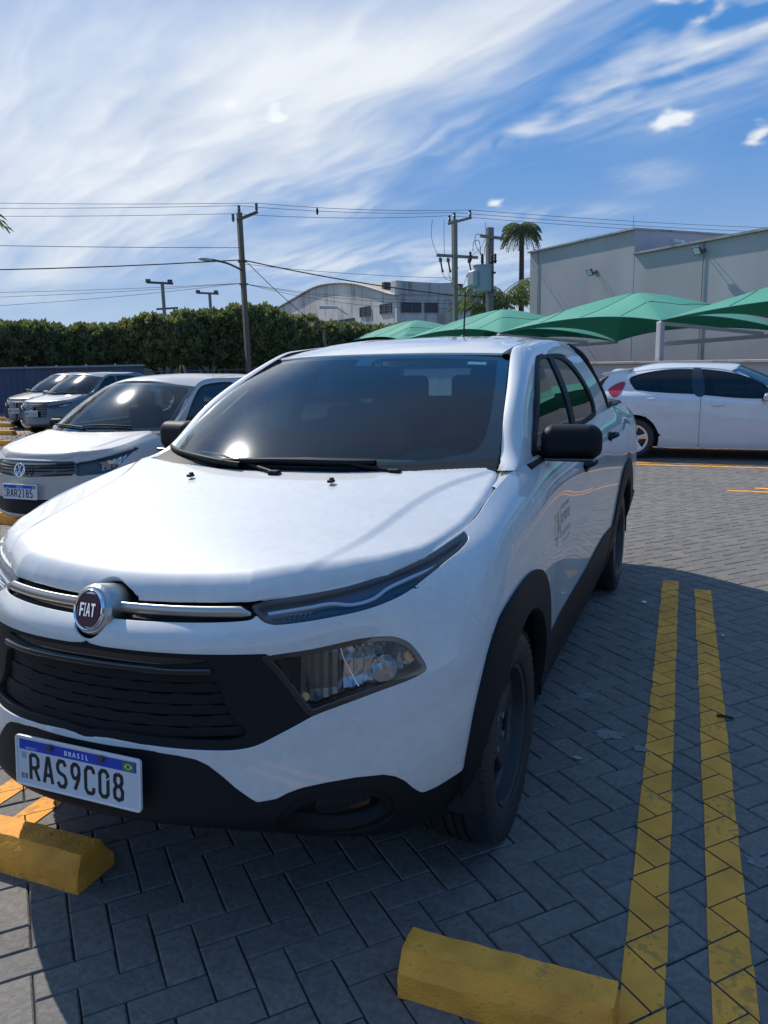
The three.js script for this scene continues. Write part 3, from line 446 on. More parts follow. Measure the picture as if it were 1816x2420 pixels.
toroCols.push(yz([.84, .862, .879, .886, .888, .877, .855, .797], [.25, .34, .48, .64, .81, .98, 1.09, 1.16], -.75));
toroCols.push(yz([.84, .862, .876, .884, .888, .880, .858, .80], [.25, .34, .48, .64, .81, .985, 1.10, 1.172], -1.4));
toroCols.push(yz([.84, .862, .878, .888, .894, .889, .864, .80], [.25, .34, .48, .64, .815, .995, 1.112, 1.188], -2.1));
toroCols.push(yz([.84, .865, .89, .902, .906, .898, .868, .80], [.26, .345, .48, .645, .82, 1.0, 1.12, 1.198], -2.55));
toroCols.push(yz([.85, .875, .905, .917, .918, .907, .872, .797], [.28, .36, .49, .65, .825, 1.0, 1.125, 1.204], -3.0));
toroCols.push(yz([.84, .87, .897, .91, .912, .90, .867, .79], [.32, .40, .52, .67, .835, 1.0, 1.125, 1.204], -3.45));
toroCols.push(yz([.79, .82, .85, .868, .872, .862, .832, .76], [.38, .45, .55, .69, .845, 1.0, 1.12, 1.195], [-3.74, -3.77, -3.8, -3.8, -3.79, -3.78, -3.78, -3.76]));
toroCols.push(yz([.60, .64, .66, .67, .67, .66, .64, .60], [.42, .48, .57, .70, .85, 1.0, 1.115, 1.19], [-3.84, -3.89, -3.93, -3.93, -3.91, -3.90, -3.90, -3.87]));
toroCols.push(yz(.3, [.42, .48, .57, .70, .85, 1.0, 1.115, 1.188], [-3.88, -3.93, -3.97, -3.97, -3.95, -3.94, -3.94, -3.91]));
toroCols.push(yz(0, [.42, .48, .57, .70, .85, 1.0, 1.115, 1.187], [-3.89, -3.94, -3.98, -3.98, -3.96, -3.95, -3.95, -3.92]));
const toroU = chordParams(toroCols, 4), toroV = [0, .09, .21, .36, .53, .69, .80, .88];
const toroSkin = netSurface(toroCols, toroU, toroV);
const toroGrid = centred(gridOf([...steps(0, toroU[6], .009), ...steps(toroU[6], toroU[14], .016).slice(1), ...steps(toroU[14], toroU[18], .02).slice(1)], steps(0, .88, .009), toroSkin));
// ---------- wheels: axis along x, outer face towards +x ----------
function tyreGeo(r, w, rim) {
  const h = w / 2, p = [[rim - 0.004, -h + 0.02], [rim + 0.012, -h + 0.006], [rim + (r - rim) * 0.5, -h], [r - 0.028, -h + 0.006], [r - 0.012, -h + 0.016], [r - 0.003, -h + 0.034]];
  const groove = [[r, -h + 0.05], [r + 0.001, -0.036], [r - 0.008, -0.034], [r - 0.008, -0.026], [r + 0.002, -0.024], [r + 0.002, -0.004], [r - 0.008, -0.003]];
  const half = [...p, ...groove], prof = [...half, ...half.slice().reverse().map(([a, b]) => [a, -b])];
  const body = creased(lathe(prof, 72), 0.7).rotateZ(-Math.PI / 2), lugs = [];
  for (let k = 0; k < 58; k++) for (const s of [-1, 1]) { const g = new THREE.BoxGeometry(0.02, 0.012, r * 0.062); g.rotateZ(s * -0.5); g.translate(s * (h - 0.019), r - 0.011, 0); g.rotateX((k + (s > 0 ? 0.5 : 0)) / 58 * Math.PI * 2); lugs.push(g); }
  return join([body, ...lugs]);
}
function rimGeo(R, w, style) {
  const out = [creased(lathe([[R + 0.002, w * 0.46], [R + 0.002, w * 0.43], [R - 0.012, w * 0.41], [R - 0.016, w * 0.2], [R - 0.03, -w * 0.42]], 64), 0.6).rotateZ(-Math.PI / 2)];
  const spokes = style.n, holes = [];
  for (let k = 0; k < spokes; k++) {
    const c = (k + 0.5) / spokes * Math.PI * 2, a = Math.PI / spokes * style.open, q = [];
    const ri = R * style.inner, ro = R * style.outer;
    for (const t of [-1, -0.5, 0, 0.5, 1]) q.push([ro * Math.cos(c + a * t), ro * Math.sin(c + a * t)]);
    for (const t of [0.62, 0, -0.62]) q.push([ri * Math.cos(c + a * t), ri * Math.sin(c + a * t)]);
    holes.push(closedCurve(q, 4));
  }
  const disc = Array.from({ length: 64 }, (_, k) => [Math.cos(k / 64 * 6.28319) * (R - 0.016), Math.sin(k / 64 * 6.28319) * (R - 0.016)]);
  const face = extrude(disc, 0.014, 0.006, holes);
  const p = face.attributes.position; for (let i = 0; i < p.count; i++) { const r = Math.hypot(p.getX(i), p.getY(i)) / R; p.setZ(i, p.getZ(i) + style.dish * (r * r - 0.4)); }
  face.computeVertexNormals(); out.push(creased(face, 0.5).rotateY(Math.PI / 2).translate(w * style.at, 0, 0));
  out.push(creased(lathe([[0, 0.03], [R * 0.13, 0.028], [R * 0.15, 0.015], [R * 0.34, 0.004], [R * 0.36, -0.02]], 32), 0.6).rotateZ(-Math.PI / 2).translate(w * style.at, 0, 0));
  return join(out);
}
function lugGeo(R, n, at) { const l = []; for (let k = 0; k < n; k++) { const a = k / n * 6.28319 + 0.3; l.push(T(new THREE.CylinderGeometry(0.011, 0.012, 0.022, 6).rotateZ(Math.PI / 2), at, Math.sin(a) * R * 0.26, Math.cos(a) * R * 0.26)); } return join(l); }
function addWheel(car, geo, x, y, z, turn, mats) {
  const w = part(car, 'wheel', geo.tyre, mats.tyre); w.position.set(x, y, z); w.rotation.set(turn, x < 0 ? Math.PI : 0, 0);
  part(w, 'rim', geo.rim, mats.rim); part(w, 'brake_disc', geo.disc, mats.disc); part(w, 'wheel_bolts', geo.lugs, mats.lug ?? M.alloy); return w;
}
const wheelSet = (r, w, R, style, bolts = 5) => ({ tyre: tyreGeo(r, w, R), rim: rimGeo(R, w, style), lugs: lugGeo(R, bolts, w * style.at + 0.022), disc: T(new THREE.CylinderGeometry(R * 0.72, R * 0.72, 0.02, 40).rotateZ(Math.PI / 2), -0.01, 0, 0) });
// ---------- number plates ----------
const plateGlyphs = { R: [[[0, 1], [0, 0]], [[0, 0], [.6, 0], [.9, .12], [.9, .42], [.6, .52], [0, .52]], [[.5, .52], [1, 1]]], A: [[[0, 1], [.42, 0], [.58, 0], [1, 1]], [[.18, .68], [.82, .68]]], S: [[[.95, .18], [.75, 0], [.25, 0], [.03, .16], [.03, .34], [.2, .46], [.8, .56], [.97, .7], [.97, .84], [.75, 1], [.25, 1], [.03, .84]]], 9: [[[.92, .3], [.88, .1], [.65, 0], [.35, 0], [.1, .12], [.08, .36], [.3, .55], [.65, .55], [.92, .36], [.92, .3], [.85, .55], [.4, 1]]], C: [[[.95, .22], [.95, .1], [.75, 0], [.3, 0], [.05, .15], [.05, .85], [.3, 1], [.75, 1], [.95, .9], [.95, .76]]], 0: [[[.95, .5], [.95, .13], [.7, 0], [.3, 0], [.05, .13], [.05, .87], [.3, 1], [.7, 1], [.95, .87], [.95, .5]]], 8: [[[.5, 0], [.85, .08], [.9, .3], [.7, .47], [.3, .47], [.1, .3], [.15, .08], [.5, 0]], [[.3, .47], [.05, .66], [.1, .92], [.5, 1], [.9, .92], [.95, .66], [.7, .47]]], 2: [[[.05, .22], [.25, .02], [.7, .02], [.95, .2], [.9, .42], [.05, 1], [.97, 1]]], I: [[[.2, 0], [.8, 0]], [[.5, 0], [.5, 1]], [[.2, 1], [.8, 1]]], 5: [[[.9, 0], [.15, 0], [.1, .45], [.6, .42], [.95, .6], [.92, .85], [.6, 1], [.2, 1], [.03, .85]]] };
function plateTex(text) {
  return canvasTex(1024, 334, (g, w, h) => {
    g.fillStyle = '#c9cdd2'; g.fillRect(0, 0, w, h); g.fillStyle = '#0b3fae'; g.fillRect(14, 12, w - 28, 74);
    g.fillStyle = '#e6eaf2'; g.textAlign = 'center'; g.font = 'bold 46px sans-serif'; 'BRASIL'.split('').forEach((c, k) => g.fillText(c, 425 + k * 36, 68)); g.font = '20px sans-serif'; g.fillText('MERCOSUL', 120, 78);
    g.fillStyle = '#0c8a3e'; g.fillRect(900, 24, 88, 56); g.fillStyle = '#f3d11f'; g.beginPath(); g.moveTo(908, 52); g.lineTo(944, 30); g.lineTo(980, 52); g.lineTo(944, 74); g.fill(); g.fillStyle = '#1b3a8c'; g.beginPath(); g.arc(944, 52, 13, 0, 6.3); g.fill();
    g.fillStyle = '#9aa0a6'; g.fillRect(32, 104, 46, 46); g.fillStyle = '#20252b'; g.font = 'bold 54px sans-serif'; g.fillText('BR', 56, 298);
    g.strokeStyle = '#11161c'; g.lineWidth = 28; g.lineJoin = 'round'; g.lineCap = 'butt';
    text.split('').forEach((c, k) => { const x = 112 + k * 119, y = 116, cw = 74, ch = 180; for (const l of plateGlyphs[c]) { g.beginPath(); l.forEach(([a, b], i) => (i ? g.lineTo(x + a * cw, y + b * ch) : g.moveTo(x + a * cw, y + b * ch))); g.stroke(); } if (c === '0') { g.save(); g.strokeStyle = '#c9cdd2'; g.lineWidth = 9; g.beginPath(); g.moveTo(x + cw * .5, y + ch * .42); g.lineTo(x + cw * 1.25, y + ch * .2); g.stroke(); g.restore(); } });
  });
}
function addPlate(car, tex, x, y, z, tilt, bolts = true) {
  const rr4 = (w, h, r) => { const o = []; for (let q = 0; q < 4; q++) for (let k = 0; k <= 3; k++) { const a = q * Math.PI / 2 + k * Math.PI / 6; o.push([(q === 0 || q === 3 ? 1 : -1) * (w - r) + r * Math.cos(a), (q < 2 ? 1 : -1) * (h - r) + r * Math.sin(a)]); } return o; }, rimPts = rr4(.1985, .0645, .008);
  const g = new THREE.Group(); const p = part(car, 'license_plate', extrude(rimPts, .003, .0015).rotateX(-tilt).translate(x, y, z), std([.72, .73, .74], { roughness: .4 }));
  part(p, 'plate_face', T(new THREE.PlaneGeometry(.386, .122), 0, 0, .0052).rotateX(-tilt).translate(x, y, z), std([1, 1, 1], { map: tex, roughness: .45 }));
  part(p, 'plate_rim', extrude(rr4(.1998, .0658, .009), .003, .0008, [rr4(.1955, .0615, .006).reverse()]).translate(0, 0, .0035).rotateX(-tilt).translate(x, y, z), std([.8, .81, .82], { roughness: .3, metalness: .4 }));
  if (bolts) for (const s of [-1, 1]) part(p, 'plate_bolt', T(new THREE.CylinderGeometry(.008, .009, .008, 10).rotateX(Math.PI / 2), s * .083, .049, .008).rotateX(-tilt).translate(x, y, z), M.steel);
  return p;
}
// ---------- the white pickup ----------
let pickupHood;
const pickup = thing('pickup_truck', 'white double cab pickup with black lower bumper parked facing the wheel stops', 'pickup truck');
{
  const G = toroGrid, P = (n, g, m, l) => part(pickup, n, g, m, l);
  const sy = (f) => (p, u) => f(u, p[1]);                       // regions on the skin are drawn in (distance round the body, height)
  const reg = (pts, n = 5, sharp = []) => sy(polyD(closedCurve(pts, n, sharp)));
  const poly = (pts) => sy(polyD(pts));
  const drlPts = [[.406, .949], [.517, .961], [.67, .976], [.799, .995], [.93, 1.016], [1.038, 1.039], [1.119, 1.053], [1.116, 1.041], [1.063, 1.023], [.99, 1.003], [.91, .975], [.867, .957], [.811, .939], [.726, .922], [.618, .912], [.513, .906], [.471, .909], [.436, .924]];
  const headPts = [[.471, .833], [.589, .841], [.703, .852], [.777, .849], [.814, .838], [.841, .82], [.867, .787], [.881, .761], [.873, .747], [.828, .734], [.744, .717], [.667, .699], [.608, .684], [.589, .679], [.57, .688], [.529, .744], [.491, .794], [.468, .82]];
  const drl = reg(drlPts, 5, [6]), head = reg(headPts);
  const grille = reg([[-.12, .853], [.05, .853], [.2, .85], [.336, .846], [.471, .841], [.5, .80], [.58, .70], [.592, .677], [.546, .655], [.5, .634], [.454, .614], [.407, .607], [.352, .608], [.219, .616], [.071, .624], [-.12, .628]], 5, [4, 7]);
  const lowCurve = lin([[-1, .612], [.071, .608], [.172, .608], [.265, .598], [.31, .589], [.341, .574], [.376, .546], [.411, .513], [.44, .489], [.458, .475], [.503, .479], [.531, .492], [.564, .501], [.621, .507], [.694, .510], [.767, .505], [.8, .494], [.828, .475], [.855, .445], [.879, .424], [.916, .426], [.966, .437], [1.0, .443], [1.02, .46], [1.2, .46], [2.0, .50], [2.383, .499], [2.97, .508], [3.577, .54], [3.92, .53], [4.9, .53], [5.1, .56], [7, .58]]);
  const low = (p, u) => p[1] - lowCurve(u);                      // below the white paint
  const archF = reg([[1.008, .36], [1.009, .455], [1.012, .51], [1.033, .621], [1.08, .728], [1.128, .79], [1.19, .832], [1.3, .855], [1.46, .86], [1.6, .85], [1.72, .82], [1.82, .75], [1.89, .64], [1.93, .52], [1.95, .40], [1.95, .2], [1.2, .1], [1.0, .2]]);
  const archR = reg([[3.90, .30], [3.915, .50], [3.999, .62], [4.12, .76], [4.25, .84], [4.45, .872], [4.65, .85], [4.80, .77], [4.91, .62], [4.96, .5], [4.97, .3], [4.45, .1]]);
  const hole = (uc, r) => (p, u) => Math.hypot(u - uc, (p[1] - .345)) - r;
  const openF = hole(1.46, .408), openR = hole(4.455, .408);
  const seamX = lin([[-.5, 1.15], [.40, 1.19], [.79, 1.128], [.838, 1.072], [.884, 1.014], [.922, .961], [.950, .907], [.958, .85], [1.2, .80]]);
  const seam = (p, u) => u - seamX(p[1]);
  const doorX = lin([[.2, 2.1], [.48, 2.08], [.6, 2.03], [.779, 2.012], [.885, 2.012], [.985, 1.964], [1.114, 1.861], [1.3, 1.72]]);
  const doorF = (p, u) => u - doorX(p[1]), doorB = (p, u) => u - 3.10, doorRx = lin([[.2, 3.9], [.5, 3.93], [.62, 3.99], [.78, 4.10], [.9, 4.14], [1.3, 4.16]]), doorR = (p, u) => u - doorRx(p[1]), tail = (p, u) => u - 5.33;
  const g2 = 0.0029, body = all(not(low, g2), not(archF, g2), not(archR, g2));
  // front bumper in body colour, fenders, doors, load bed
  const barSlot = reg([[-.1, .98], [-.1, .912], [.2, .912], [.40, .914], [.425, .925], [.418, .96], [.40, .99]], 4, [0, 1, 6]);
  P('front_bumper', clipPanel(G, all(body, grow(seam, -g2), not(grille), not(head, .002), not(drl, .003), not(barSlot), (p) => .056 - Math.hypot(p[0], (p[1] - .925) * .9)), { mirror: 1, edge: .008 }), M.white);
  P('bar_slot', clipPanel(G, grow(barSlot, .004), { mirror: 1, off: -.018, edge: 0 }), M.black);
  const fenderF = all(body, not(seam, g2), grow(doorF, -g2), not(drl, .003)), doorFf = all(body, not(doorF, g2), grow(doorB, -g2)), doorRf = all(body, not(doorB, g2), grow(doorR, -g2)), bedF = all(body, not(doorR, g2), grow(tail, -g2));
  const doors = [];
  for (const m of [0, 2]) {
    P('fender', clipPanel(G, fenderF, { mirror: m, edge: .008 }), M.white);
    doors.push(P('door', clipPanel(G, doorFf, { mirror: m, edge: .008 }), M.white), P('door', clipPanel(G, doorRf, { mirror: m, edge: .008 }), M.white));
    P('bed_side_panel', clipPanel(G, bedF, { mirror: m, edge: .008 }), M.white);
  }
  P('tailgate', clipPanel(G, all(body, not(tail, g2)), { mirror: 1 }), M.white);
  const near = (f) => (...a) => Math.abs(f(...a)) - .013;
  for (const m of [0, 2]) for (const f of [seam, doorF, doorB, doorR]) P('seam_shade', clipPanel(G, all(near(f), grow(body, .01), not(grow(drl, -.004)), (p) => p[1] - (f === seam ? .955 : 1.14)), { mirror: m, off: -.0075, edge: 0 }), M.liner);  // black strips added behind the panel gaps, standing in for shade in the seams
  // black plastic: lower bumper with fog recess, arches, sills
  const fogPts = [[.496, .414], [.526, .455], [.573, .478], [.645, .481], [.747, .469], [.785, .444], [.805, .409], [.795, .369], [.751, .339], [.677, .322], [.60, .318], [.54, .332], [.505, .365]];
  const fog = reg(fogPts), fogIn = grow(fog, -.022);
  const lowBlack = all(low, not(archF, .001), (p, u) => u - 1.2, not(fog, 0));
  const bump = P('lower_bumper', clipPanel(G, lowBlack, { mirror: 1, off: -.003, edge: .03 }), M.black);
  for (const m of [0, 2]) {
    const f = part(bump, 'fog_lamp_recess', join([clipPanel(G, all(fog, not(fogIn)), { mirror: m, off: -.012, edge: .05 }), clipPanel(G, grow(fog, -.015), { mirror: m, off: -.055, edge: 0 })]), M.black);
    part(f, 'fog_lamp_cover', clipPanel(G, reg([[.62, .455], [.70, .458], [.745, .43], [.74, .385], [.70, .36], [.63, .36], [.60, .40]]), { mirror: m, off: -.045, edge: .01 }), M.gloss);
    P('wheel_arch_trim', clipPanel(G, all(archF, not(openF), (p) => .25 - p[1]), { mirror: m, off: .011, edge: .045 }), M.black);
    P('wheel_arch_trim', clipPanel(G, all(archR, not(openR), (p) => .27 - p[1]), { mirror: m, off: .011, edge: .045 }), M.black);
    P('sill_trim', clipPanel(G, all(low, not(archF, -.004), not(archR, -.004), (p, u) => 1.5 - u, (p, u) => u - 4.2), { mirror: m, off: .008, edge: .04 }), M.black);
    P('rear_bumper', clipPanel(G, all(low, not(archR, -.004), (p, u) => 4.4 - u), { mirror: m, off: .01, edge: .04 }), M.black);
  }
  // grille: matt surround, gloss band, stepped bars over a dark opening
  const gopen = reg([[-.1, .80], [.1, .80], [.25, .797], [.33, .787], [.36, .765], [.385, .70], [.43, .655], [.425, .638], [.38, .63], [.25, .635], [.1, .642], [-.1, .645]], 5, [6, 7]);
  const lip = reg([[-.1, .842], [.2, .838], [.30, .834], [.34, .828], [.30, .818], [.2, .812], [-.1, .812]]);
  const gm = P('grille', clipPanel(G, all(grille, not(gopen), not(head, 0.001), not(lip)), { mirror: 1, off: -.004, edge: .02 }), M.black);
  part(gm, 'grille_band', clipPanel(G, lip, { mirror: 1, off: -.014, edge: 0 }), M.gloss);
  part(gm, 'grille_lip', clipPanel(G, all((p, u) => Math.abs(p[1] - lerp(.8085, .803, clamp(u / .34))) - .0042, (p, u) => u - .34), { mirror: 1, off: .007, edge: .012, bevel: .004 }), M.gloss);
  part(gm, 'grille_backing', clipPanel(G, grow(gopen, .02), { mirror: 1, off: -.06, edge: 0 }), M.liner);
  for (let k = 0; k < 6; k++) {
    const y0 = .782 - k * .0265, wave = (u) => { const t = ((u + (k % 2) * .055) / .11) % 1; return .0035 * (smooth(.05, .15, t) - smooth(.55, .65, t)); };
    part(gm, 'grille_slat', clipPanel(G, all(gopen, (p, u) => Math.abs(p[1] - y0 - wave(u) * .5) - .0088 - wave(u) * .5), { mirror: 1, off: -.016 - (k % 2) * .004, edge: .03, bevel: .003 }), M.black);
  }
  // satin bar and badge
  const at = (u, y) => { let v = .75; for (let k = 0; k < 12; k++) { const q = toroSkin(u, v)[1], q2 = toroSkin(u, v + .005)[1]; v = clamp(v + (y - q) / ((q2 - q) / .005), .3, .88); } const p = toroSkin(u, v), a = toroSkin(u + .01, v), b = toroSkin(u, v + .01), n = V(a).sub(V(p)).cross(V(b).sub(V(p))).normalize(); return { p, n: n.toArray() }; };
  for (const s of [-1, 1]) P('grille_bar', (() => { const secs = []; for (const u of [...steps(.02, .385, .02), .395, .405, .414]) { const k = u > .385 ? 1 - (u - .385) / .030 : 1, p = at(u, .932 - (1 - k) * .004), r = []; for (let a = 0; a < 14; a++) { const e = a / 14 * 6.28319, h = .0158 * (.25 + .75 * k) * Math.sin(e), q = .0155 * (.5 + .5 * k) * Math.cos(e); r.push([s * (p.p[0] + p.n[0] * (q + .002)), p.p[1] + h, p.p[2] + p.n[2] * (q + .002)]); } secs.push(s > 0 ? r : r.reverse()); } return loft(secs, true); })(), M.satin);
  const bd = new THREE.Vector3(0, .30, .954).normalize(), tilt = Math.asin(bd.y);
  const orient = (g, o = 0) => g.rotateX(Math.PI / 2 - tilt).translate(0, .930 + bd.y * o, .853 + bd.z * o);   // lathe axis y -> nose normal
  const cup = P('badge_housing', orient(creased(lathe([[.070, -.16], [.068, -.10], [.066, -.06], [.064, -.015], [.061, .003], [.055, .010], [.0, .011]], 56), .5).scale(1.0, 1, 1.06)), M.satin);
  const badge = P('badge', orient(creased(lathe([[.054, .009], [.054, .018], [.050, .023], [.0455, .020], [.0448, .015]], 56), .9).scale(.87, 1, 1.0)), M.chrome);
  const shield = closedCurve([[-.031, .036], [0, .0425], [.031, .036], [.0375, 0], [.027, -.04], [0, -.046], [-.027, -.04], [-.0375, 0]], 6);
  part(badge, 'badge_face', orient(creased(lathe([[.0, .0155], [.047, .0155]], 48)).scale(.87, 1, 1.0)), M.alloy);
  part(badge, 'badge_shield', orient(extrude(shield.map(([x, y]) => [x * .93, y * .93]), .002).rotateX(-Math.PI / 2), .0165), M.maroon);
  const font = await new FontLoader().loadAsync('fonts/droid/droid_sans_bold.typeface.json');
  const letters = []; 'FIAT'.split('').forEach((c, k) => { const g = new TextGeometry(c, { font, size: .03, depth: .002, curveSegments: 4 }); g.computeBoundingBox(); const b = g.boundingBox; g.translate(-b.min.x, -b.min.y, 0); const w = [.0125, .005, .0145, .0145][k]; g.scale(w / (b.max.x - b.min.x), .036 / (b.max.y - b.min.y), 1); g.translate([-.0275, -.0128, -.0055, .0105][k], -.018, 0); letters.push(g); });
  part(badge, 'lettering', orient(join(letters).scale(.92, .92, 1).rotateX(-Math.PI / 2), .019), M.chrome);
  // lamps
  for (const m of [0, 2]) {
    const h = P('headlight', clipPanel(G, all(head, not(grow(head, -.011))), { mirror: m, off: -.001, edge: .07 }), M.gloss);
    part(h, 'lamp_bowl', clipPanel(G, grow(head, -.004), { mirror: m, off: -.085, edge: 0 }), M.dash);
    part(h, 'reflector', facetGeo(toroSkin, steps(.655, .875, .014), steps(.50, .70, .03), grow(head, -.012), -.050, .016, m), M.reflector); part(h, 'reflector', facetGeo(toroSkin, steps(.475, .665, .012), steps(.42, .70, .06), grow(head, -.012), -.048, .005, m), M.bowl);
    const sx = m ? -1 : 1, q = (u, v, o) => { const p = toroSkin(u, v), a = toroSkin(u + .01, v), b = toroSkin(u, v + .01), n = new THREE.Vector3().subVectors(V(a), V(p)).cross(new THREE.Vector3().subVectors(V(b), V(p))).normalize(); return [sx * (p[0] + n.x * o), p[1] + n.y * o, p[2] + n.z * o]; };
    const bowl = (u, v, r, o) => { const c = q(u, v, o), f = [sx * .62, 0, .78], g = lathe([[.008, 0], [r * .4, .008], [r * .75, .028], [r, .055]], 32), gx = new THREE.Quaternion().setFromUnitVectors(new THREE.Vector3(0, 1, 0), V(f).normalize()); return creased(g, .9).applyQuaternion(gx).translate(...c); };
    part(h, 'lamp_projector', bowl(.765, .60, .036, -.050), M.reflector);

    part(h, 'chrome_strip', tube([q(.655, .668, -.014), q(.664, .63, -.024), q(.69, .57, -.03), q(.705, .535, -.02)], .0032), M.chrome);
    const fac = []; for (let k = 0; k < 9; k++) { const u = .70 + k * .018; fac.push(beam(q(u, .655 - Math.max(0, k - 5) * .012, -.02), q(u + .006, .625 - Math.max(0, k - 5) * .014, -.045), .011, .004)); } 
    for (let k = 0; k < 7; k++) fac.push(beam(q(.50 + k * .012, .60 - k * .018, -.025), q(.515 + k * .012, .595 - k * .018, -.06), .010, .004));
    part(h, 'reflector_facets', join(fac), M.reflector);
    part(h, 'turn_lamp', join([rod(q(.845, .60, -.05), q(.845, .60, -.02), .016), rod(q(.56, .51, -.06), q(.57, .515, -.03), .011)]), std([.75, .4, .12], { roughness: .3 }));
    part(h, 'lens', clipPanel(G, grow(head, -.002), { mirror: m, off: .0015, edge: 0 }), M.clear);
    const d = P('daytime_lamp', clipPanel(G, drl, { mirror: m, off: -.034, edge: 0 }), std([.12, .14, .17], { roughness: .25, metalness: .6 }));
    part(d, 'lamp_frame', clipPanel(G, all(drl, not(grow(drl, -.006))), { mirror: m, off: -.004, edge: .03 }), M.gloss);
    const qy = (u, y, o) => { const k = at(u, y); return [sx * (k.p[0] + k.n[0] * o), k.p[1] + k.n[1] * o, k.p[2] + k.n[2] * o]; };
    part(d, 'light_guide', join([tube([qy(.455, .931, -.012), qy(.56, .940, -.012), qy(.63, .945, -.012), qy(.69, .938, -.012), qy(.75, .945, -.012), qy(.80, .966, -.012), qy(.86, .980, -.012), qy(.96, .999, -.012), qy(1.06, 1.026, -.01)], .005, 60)]), std([.78, .8, .82], { roughness: .25 }));
    const st = []; for (let k = 0; k < 6; k++) for (let j = 0; j < 3; j++) st.push(beam(qy(.50 + k * .014, .917 + j * .006, -.016), qy(.507 + k * .014, .919 + j * .006, -.016), .003, .004)); part(d, 'led_row', join(st), M.reflector);
    part(d, 'lens', clipPanel(G, grow(drl, -.002), { mirror: m, off: -.002, edge: 0 }), M.smoke);
  }
  // bonnet: a crowned sheet cut to its outline, rolled down at the rim
  const rim = [[0, .792], [.1, .788], [.2, .776], [.3, .757], [.39, .733], [.48, .672], [.54, .634], [.597, .595], [.67, .523], [.733, .412], [.764, .30], [.784, .2], [.789, .1], [.788, 0], [.782, -.12], [.775, -.2], [.758, -.28], [.70, -.265], [.5, -.16], [.25, -.085], [0, -.062]];
  const rimAll = [...rim, ...rim.slice(1, -1).reverse().map(([x, z]) => [-x, z])], rimD = polyD(rimAll);
  const crown = natural([-.35, -.2, 0, .2, .4, .6, .7, .82], [1.20, 1.181, 1.150, 1.118, 1.083, 1.045, 1.022, .992]);
  const drop = mono([[-.4, .03], [0, .028], [.2, .034], [.4, .036], [.6, .028], [.8, .02]]), crease = mono([[-.3, .735], [-.24, .72], [-.1, .655], [.1, .594], [.254, .572], [.45, .545], [.6, .50], [.73, .43], [.8, .38]]);
  const hoodY = (x, z) => {
    const ax = Math.abs(x), e = ax - crease(z), k = smooth(.66, .3, z) * .004 + .003;
    let y = crown(z) - drop(z) * Math.pow(ax / .78, 2.2) - k * smooth(-.004, .03, e) - .03 * Math.max(0, e) * smooth(.8, .2, z);
    const d = Math.max(.00005, -rimD(x, z)), R = lerp(.028, .060, smooth(.35, .62, z)) * (z < -.02 && ax < .72 ? .25 : 1); if (d < R) y -= R * (1 - Math.sqrt(Math.max(0, 1 - (1 - d / R) ** 2)));
    return y;
  };
  pickupHood = { y: hoodY, d: rimD };
  const hz = [...steps(-.29, .45, .0095), ...steps(.45, .80, .005).slice(1)], hg = gridOf(steps(0, .80, .0065), hz, (x, z) => [x, hoodY(x, z), z]);
  for (let i = 0; i < hg.nu; i++) for (let j = 0; j < hg.nv; j++) { const x = hg.us[i], z = hg.vs[j], e = .0012; hg.N[hg.id(i, j)] = (() => { const a = (hoodY(x + e, z) - hoodY(x - e, z)) / (2 * e), b = (hoodY(x, z + e) - hoodY(x, z - e)) / (2 * e), l = Math.hypot(a, 1, b); return [i ? -a / l : 0, 1 / l, -b / l]; })(); }
  hg.flip = true; hg.exact = (x, z) => { const e = .0012, a = (hoodY(x + e, z) - hoodY(x - e, z)) / (2 * e), b = (hoodY(x, z + e) - hoodY(x, z - e)) / (2 * e), l = Math.hypot(a, 1, b); return [[x, hoodY(x, z), z], [x > 1e-6 ? -a / l : 0, 1 / l, -b / l]]; };
  const notch = (p) => Math.hypot(p[0] * .95, (p[1] - .922) * .95) - .069 - .032 * smooth(.985, .94, p[1]) * smooth(.15, .05, Math.abs(p[0]));
  P('hood', clipPanel(hg, all((p, x, z) => rimD(x, z) + .0003, not(notch, 0)), { mirror: 1, edge: .02, bevel: .003 }), M.white);
  for (const s of [-1, 1]) P('washer_nozzle', join([box(.02, .01, .026, s * .277, 1.150, .045, .004), box(.014, .008, .012, s * .277, 1.157, .04, .003)]), M.black);
  P('engine_bay', box(1.36, .6, .55, 0, .62, .28), M.liner); P('front_support', box(1.0, .40, .10, 0, .62, .70), M.liner);
  // windscreen
  const wsE = { x: natural([0, .3, .65, 1], [.722, .692, .645, .582]), y: natural([0, .3, .65, 1], [1.165, 1.285, 1.42, 1.538]), z: natural([0, .3, .65, 1], [-.40, -.575, -.815, -1.125]) };
  const wsC = { y: natural([0, .15, .3, .65, 1], [1.150, 1.229, 1.299, 1.443, 1.558]), z: natural([0, .15, .3, .65, 1], [-.04, -.183, -.325, -.645, -.95]) };
  const ws = (s, t, o = 0) => { const a = Math.abs(s), w = Math.pow(a, 2.6), x = wsE.x(t) * s, y = lerp(wsC.y(t), wsE.y(t), w), z = lerp(wsC.z(t), wsE.z(t), w); return [x, y + o * .85, z + o * .5]; };
  const wg = centred(gridOf(steps(0, 1, .025), steps(0, 1, .025), (s, t) => ws(s, t))), wsEdge = (p, s, t) => Math.max((s - 1) * .65, (t - 1) * .9, -t * .9);
  const wind = P('windshield', clipPanel(wg, wsEdge, { mirror: 1, edge: 0 }), M.glass);
  const clearArea = sy => 0, wsIn = (() => { const q = polyD(closedCurve([[-.93, .2], [-.93, .9], [-.87, .955], [-.2, .965], [-.075, .96], [-.05, .87], [.05, .87], [.075, .96], [.2, .965], [.87, .955], [.93, .9], [.93, .2], [.80, .085], [.5, .07], [-.5, .07], [-.80, .085]], 4, [5, 6, 7, 8])); return (p, s, t) => q(s, t); })();
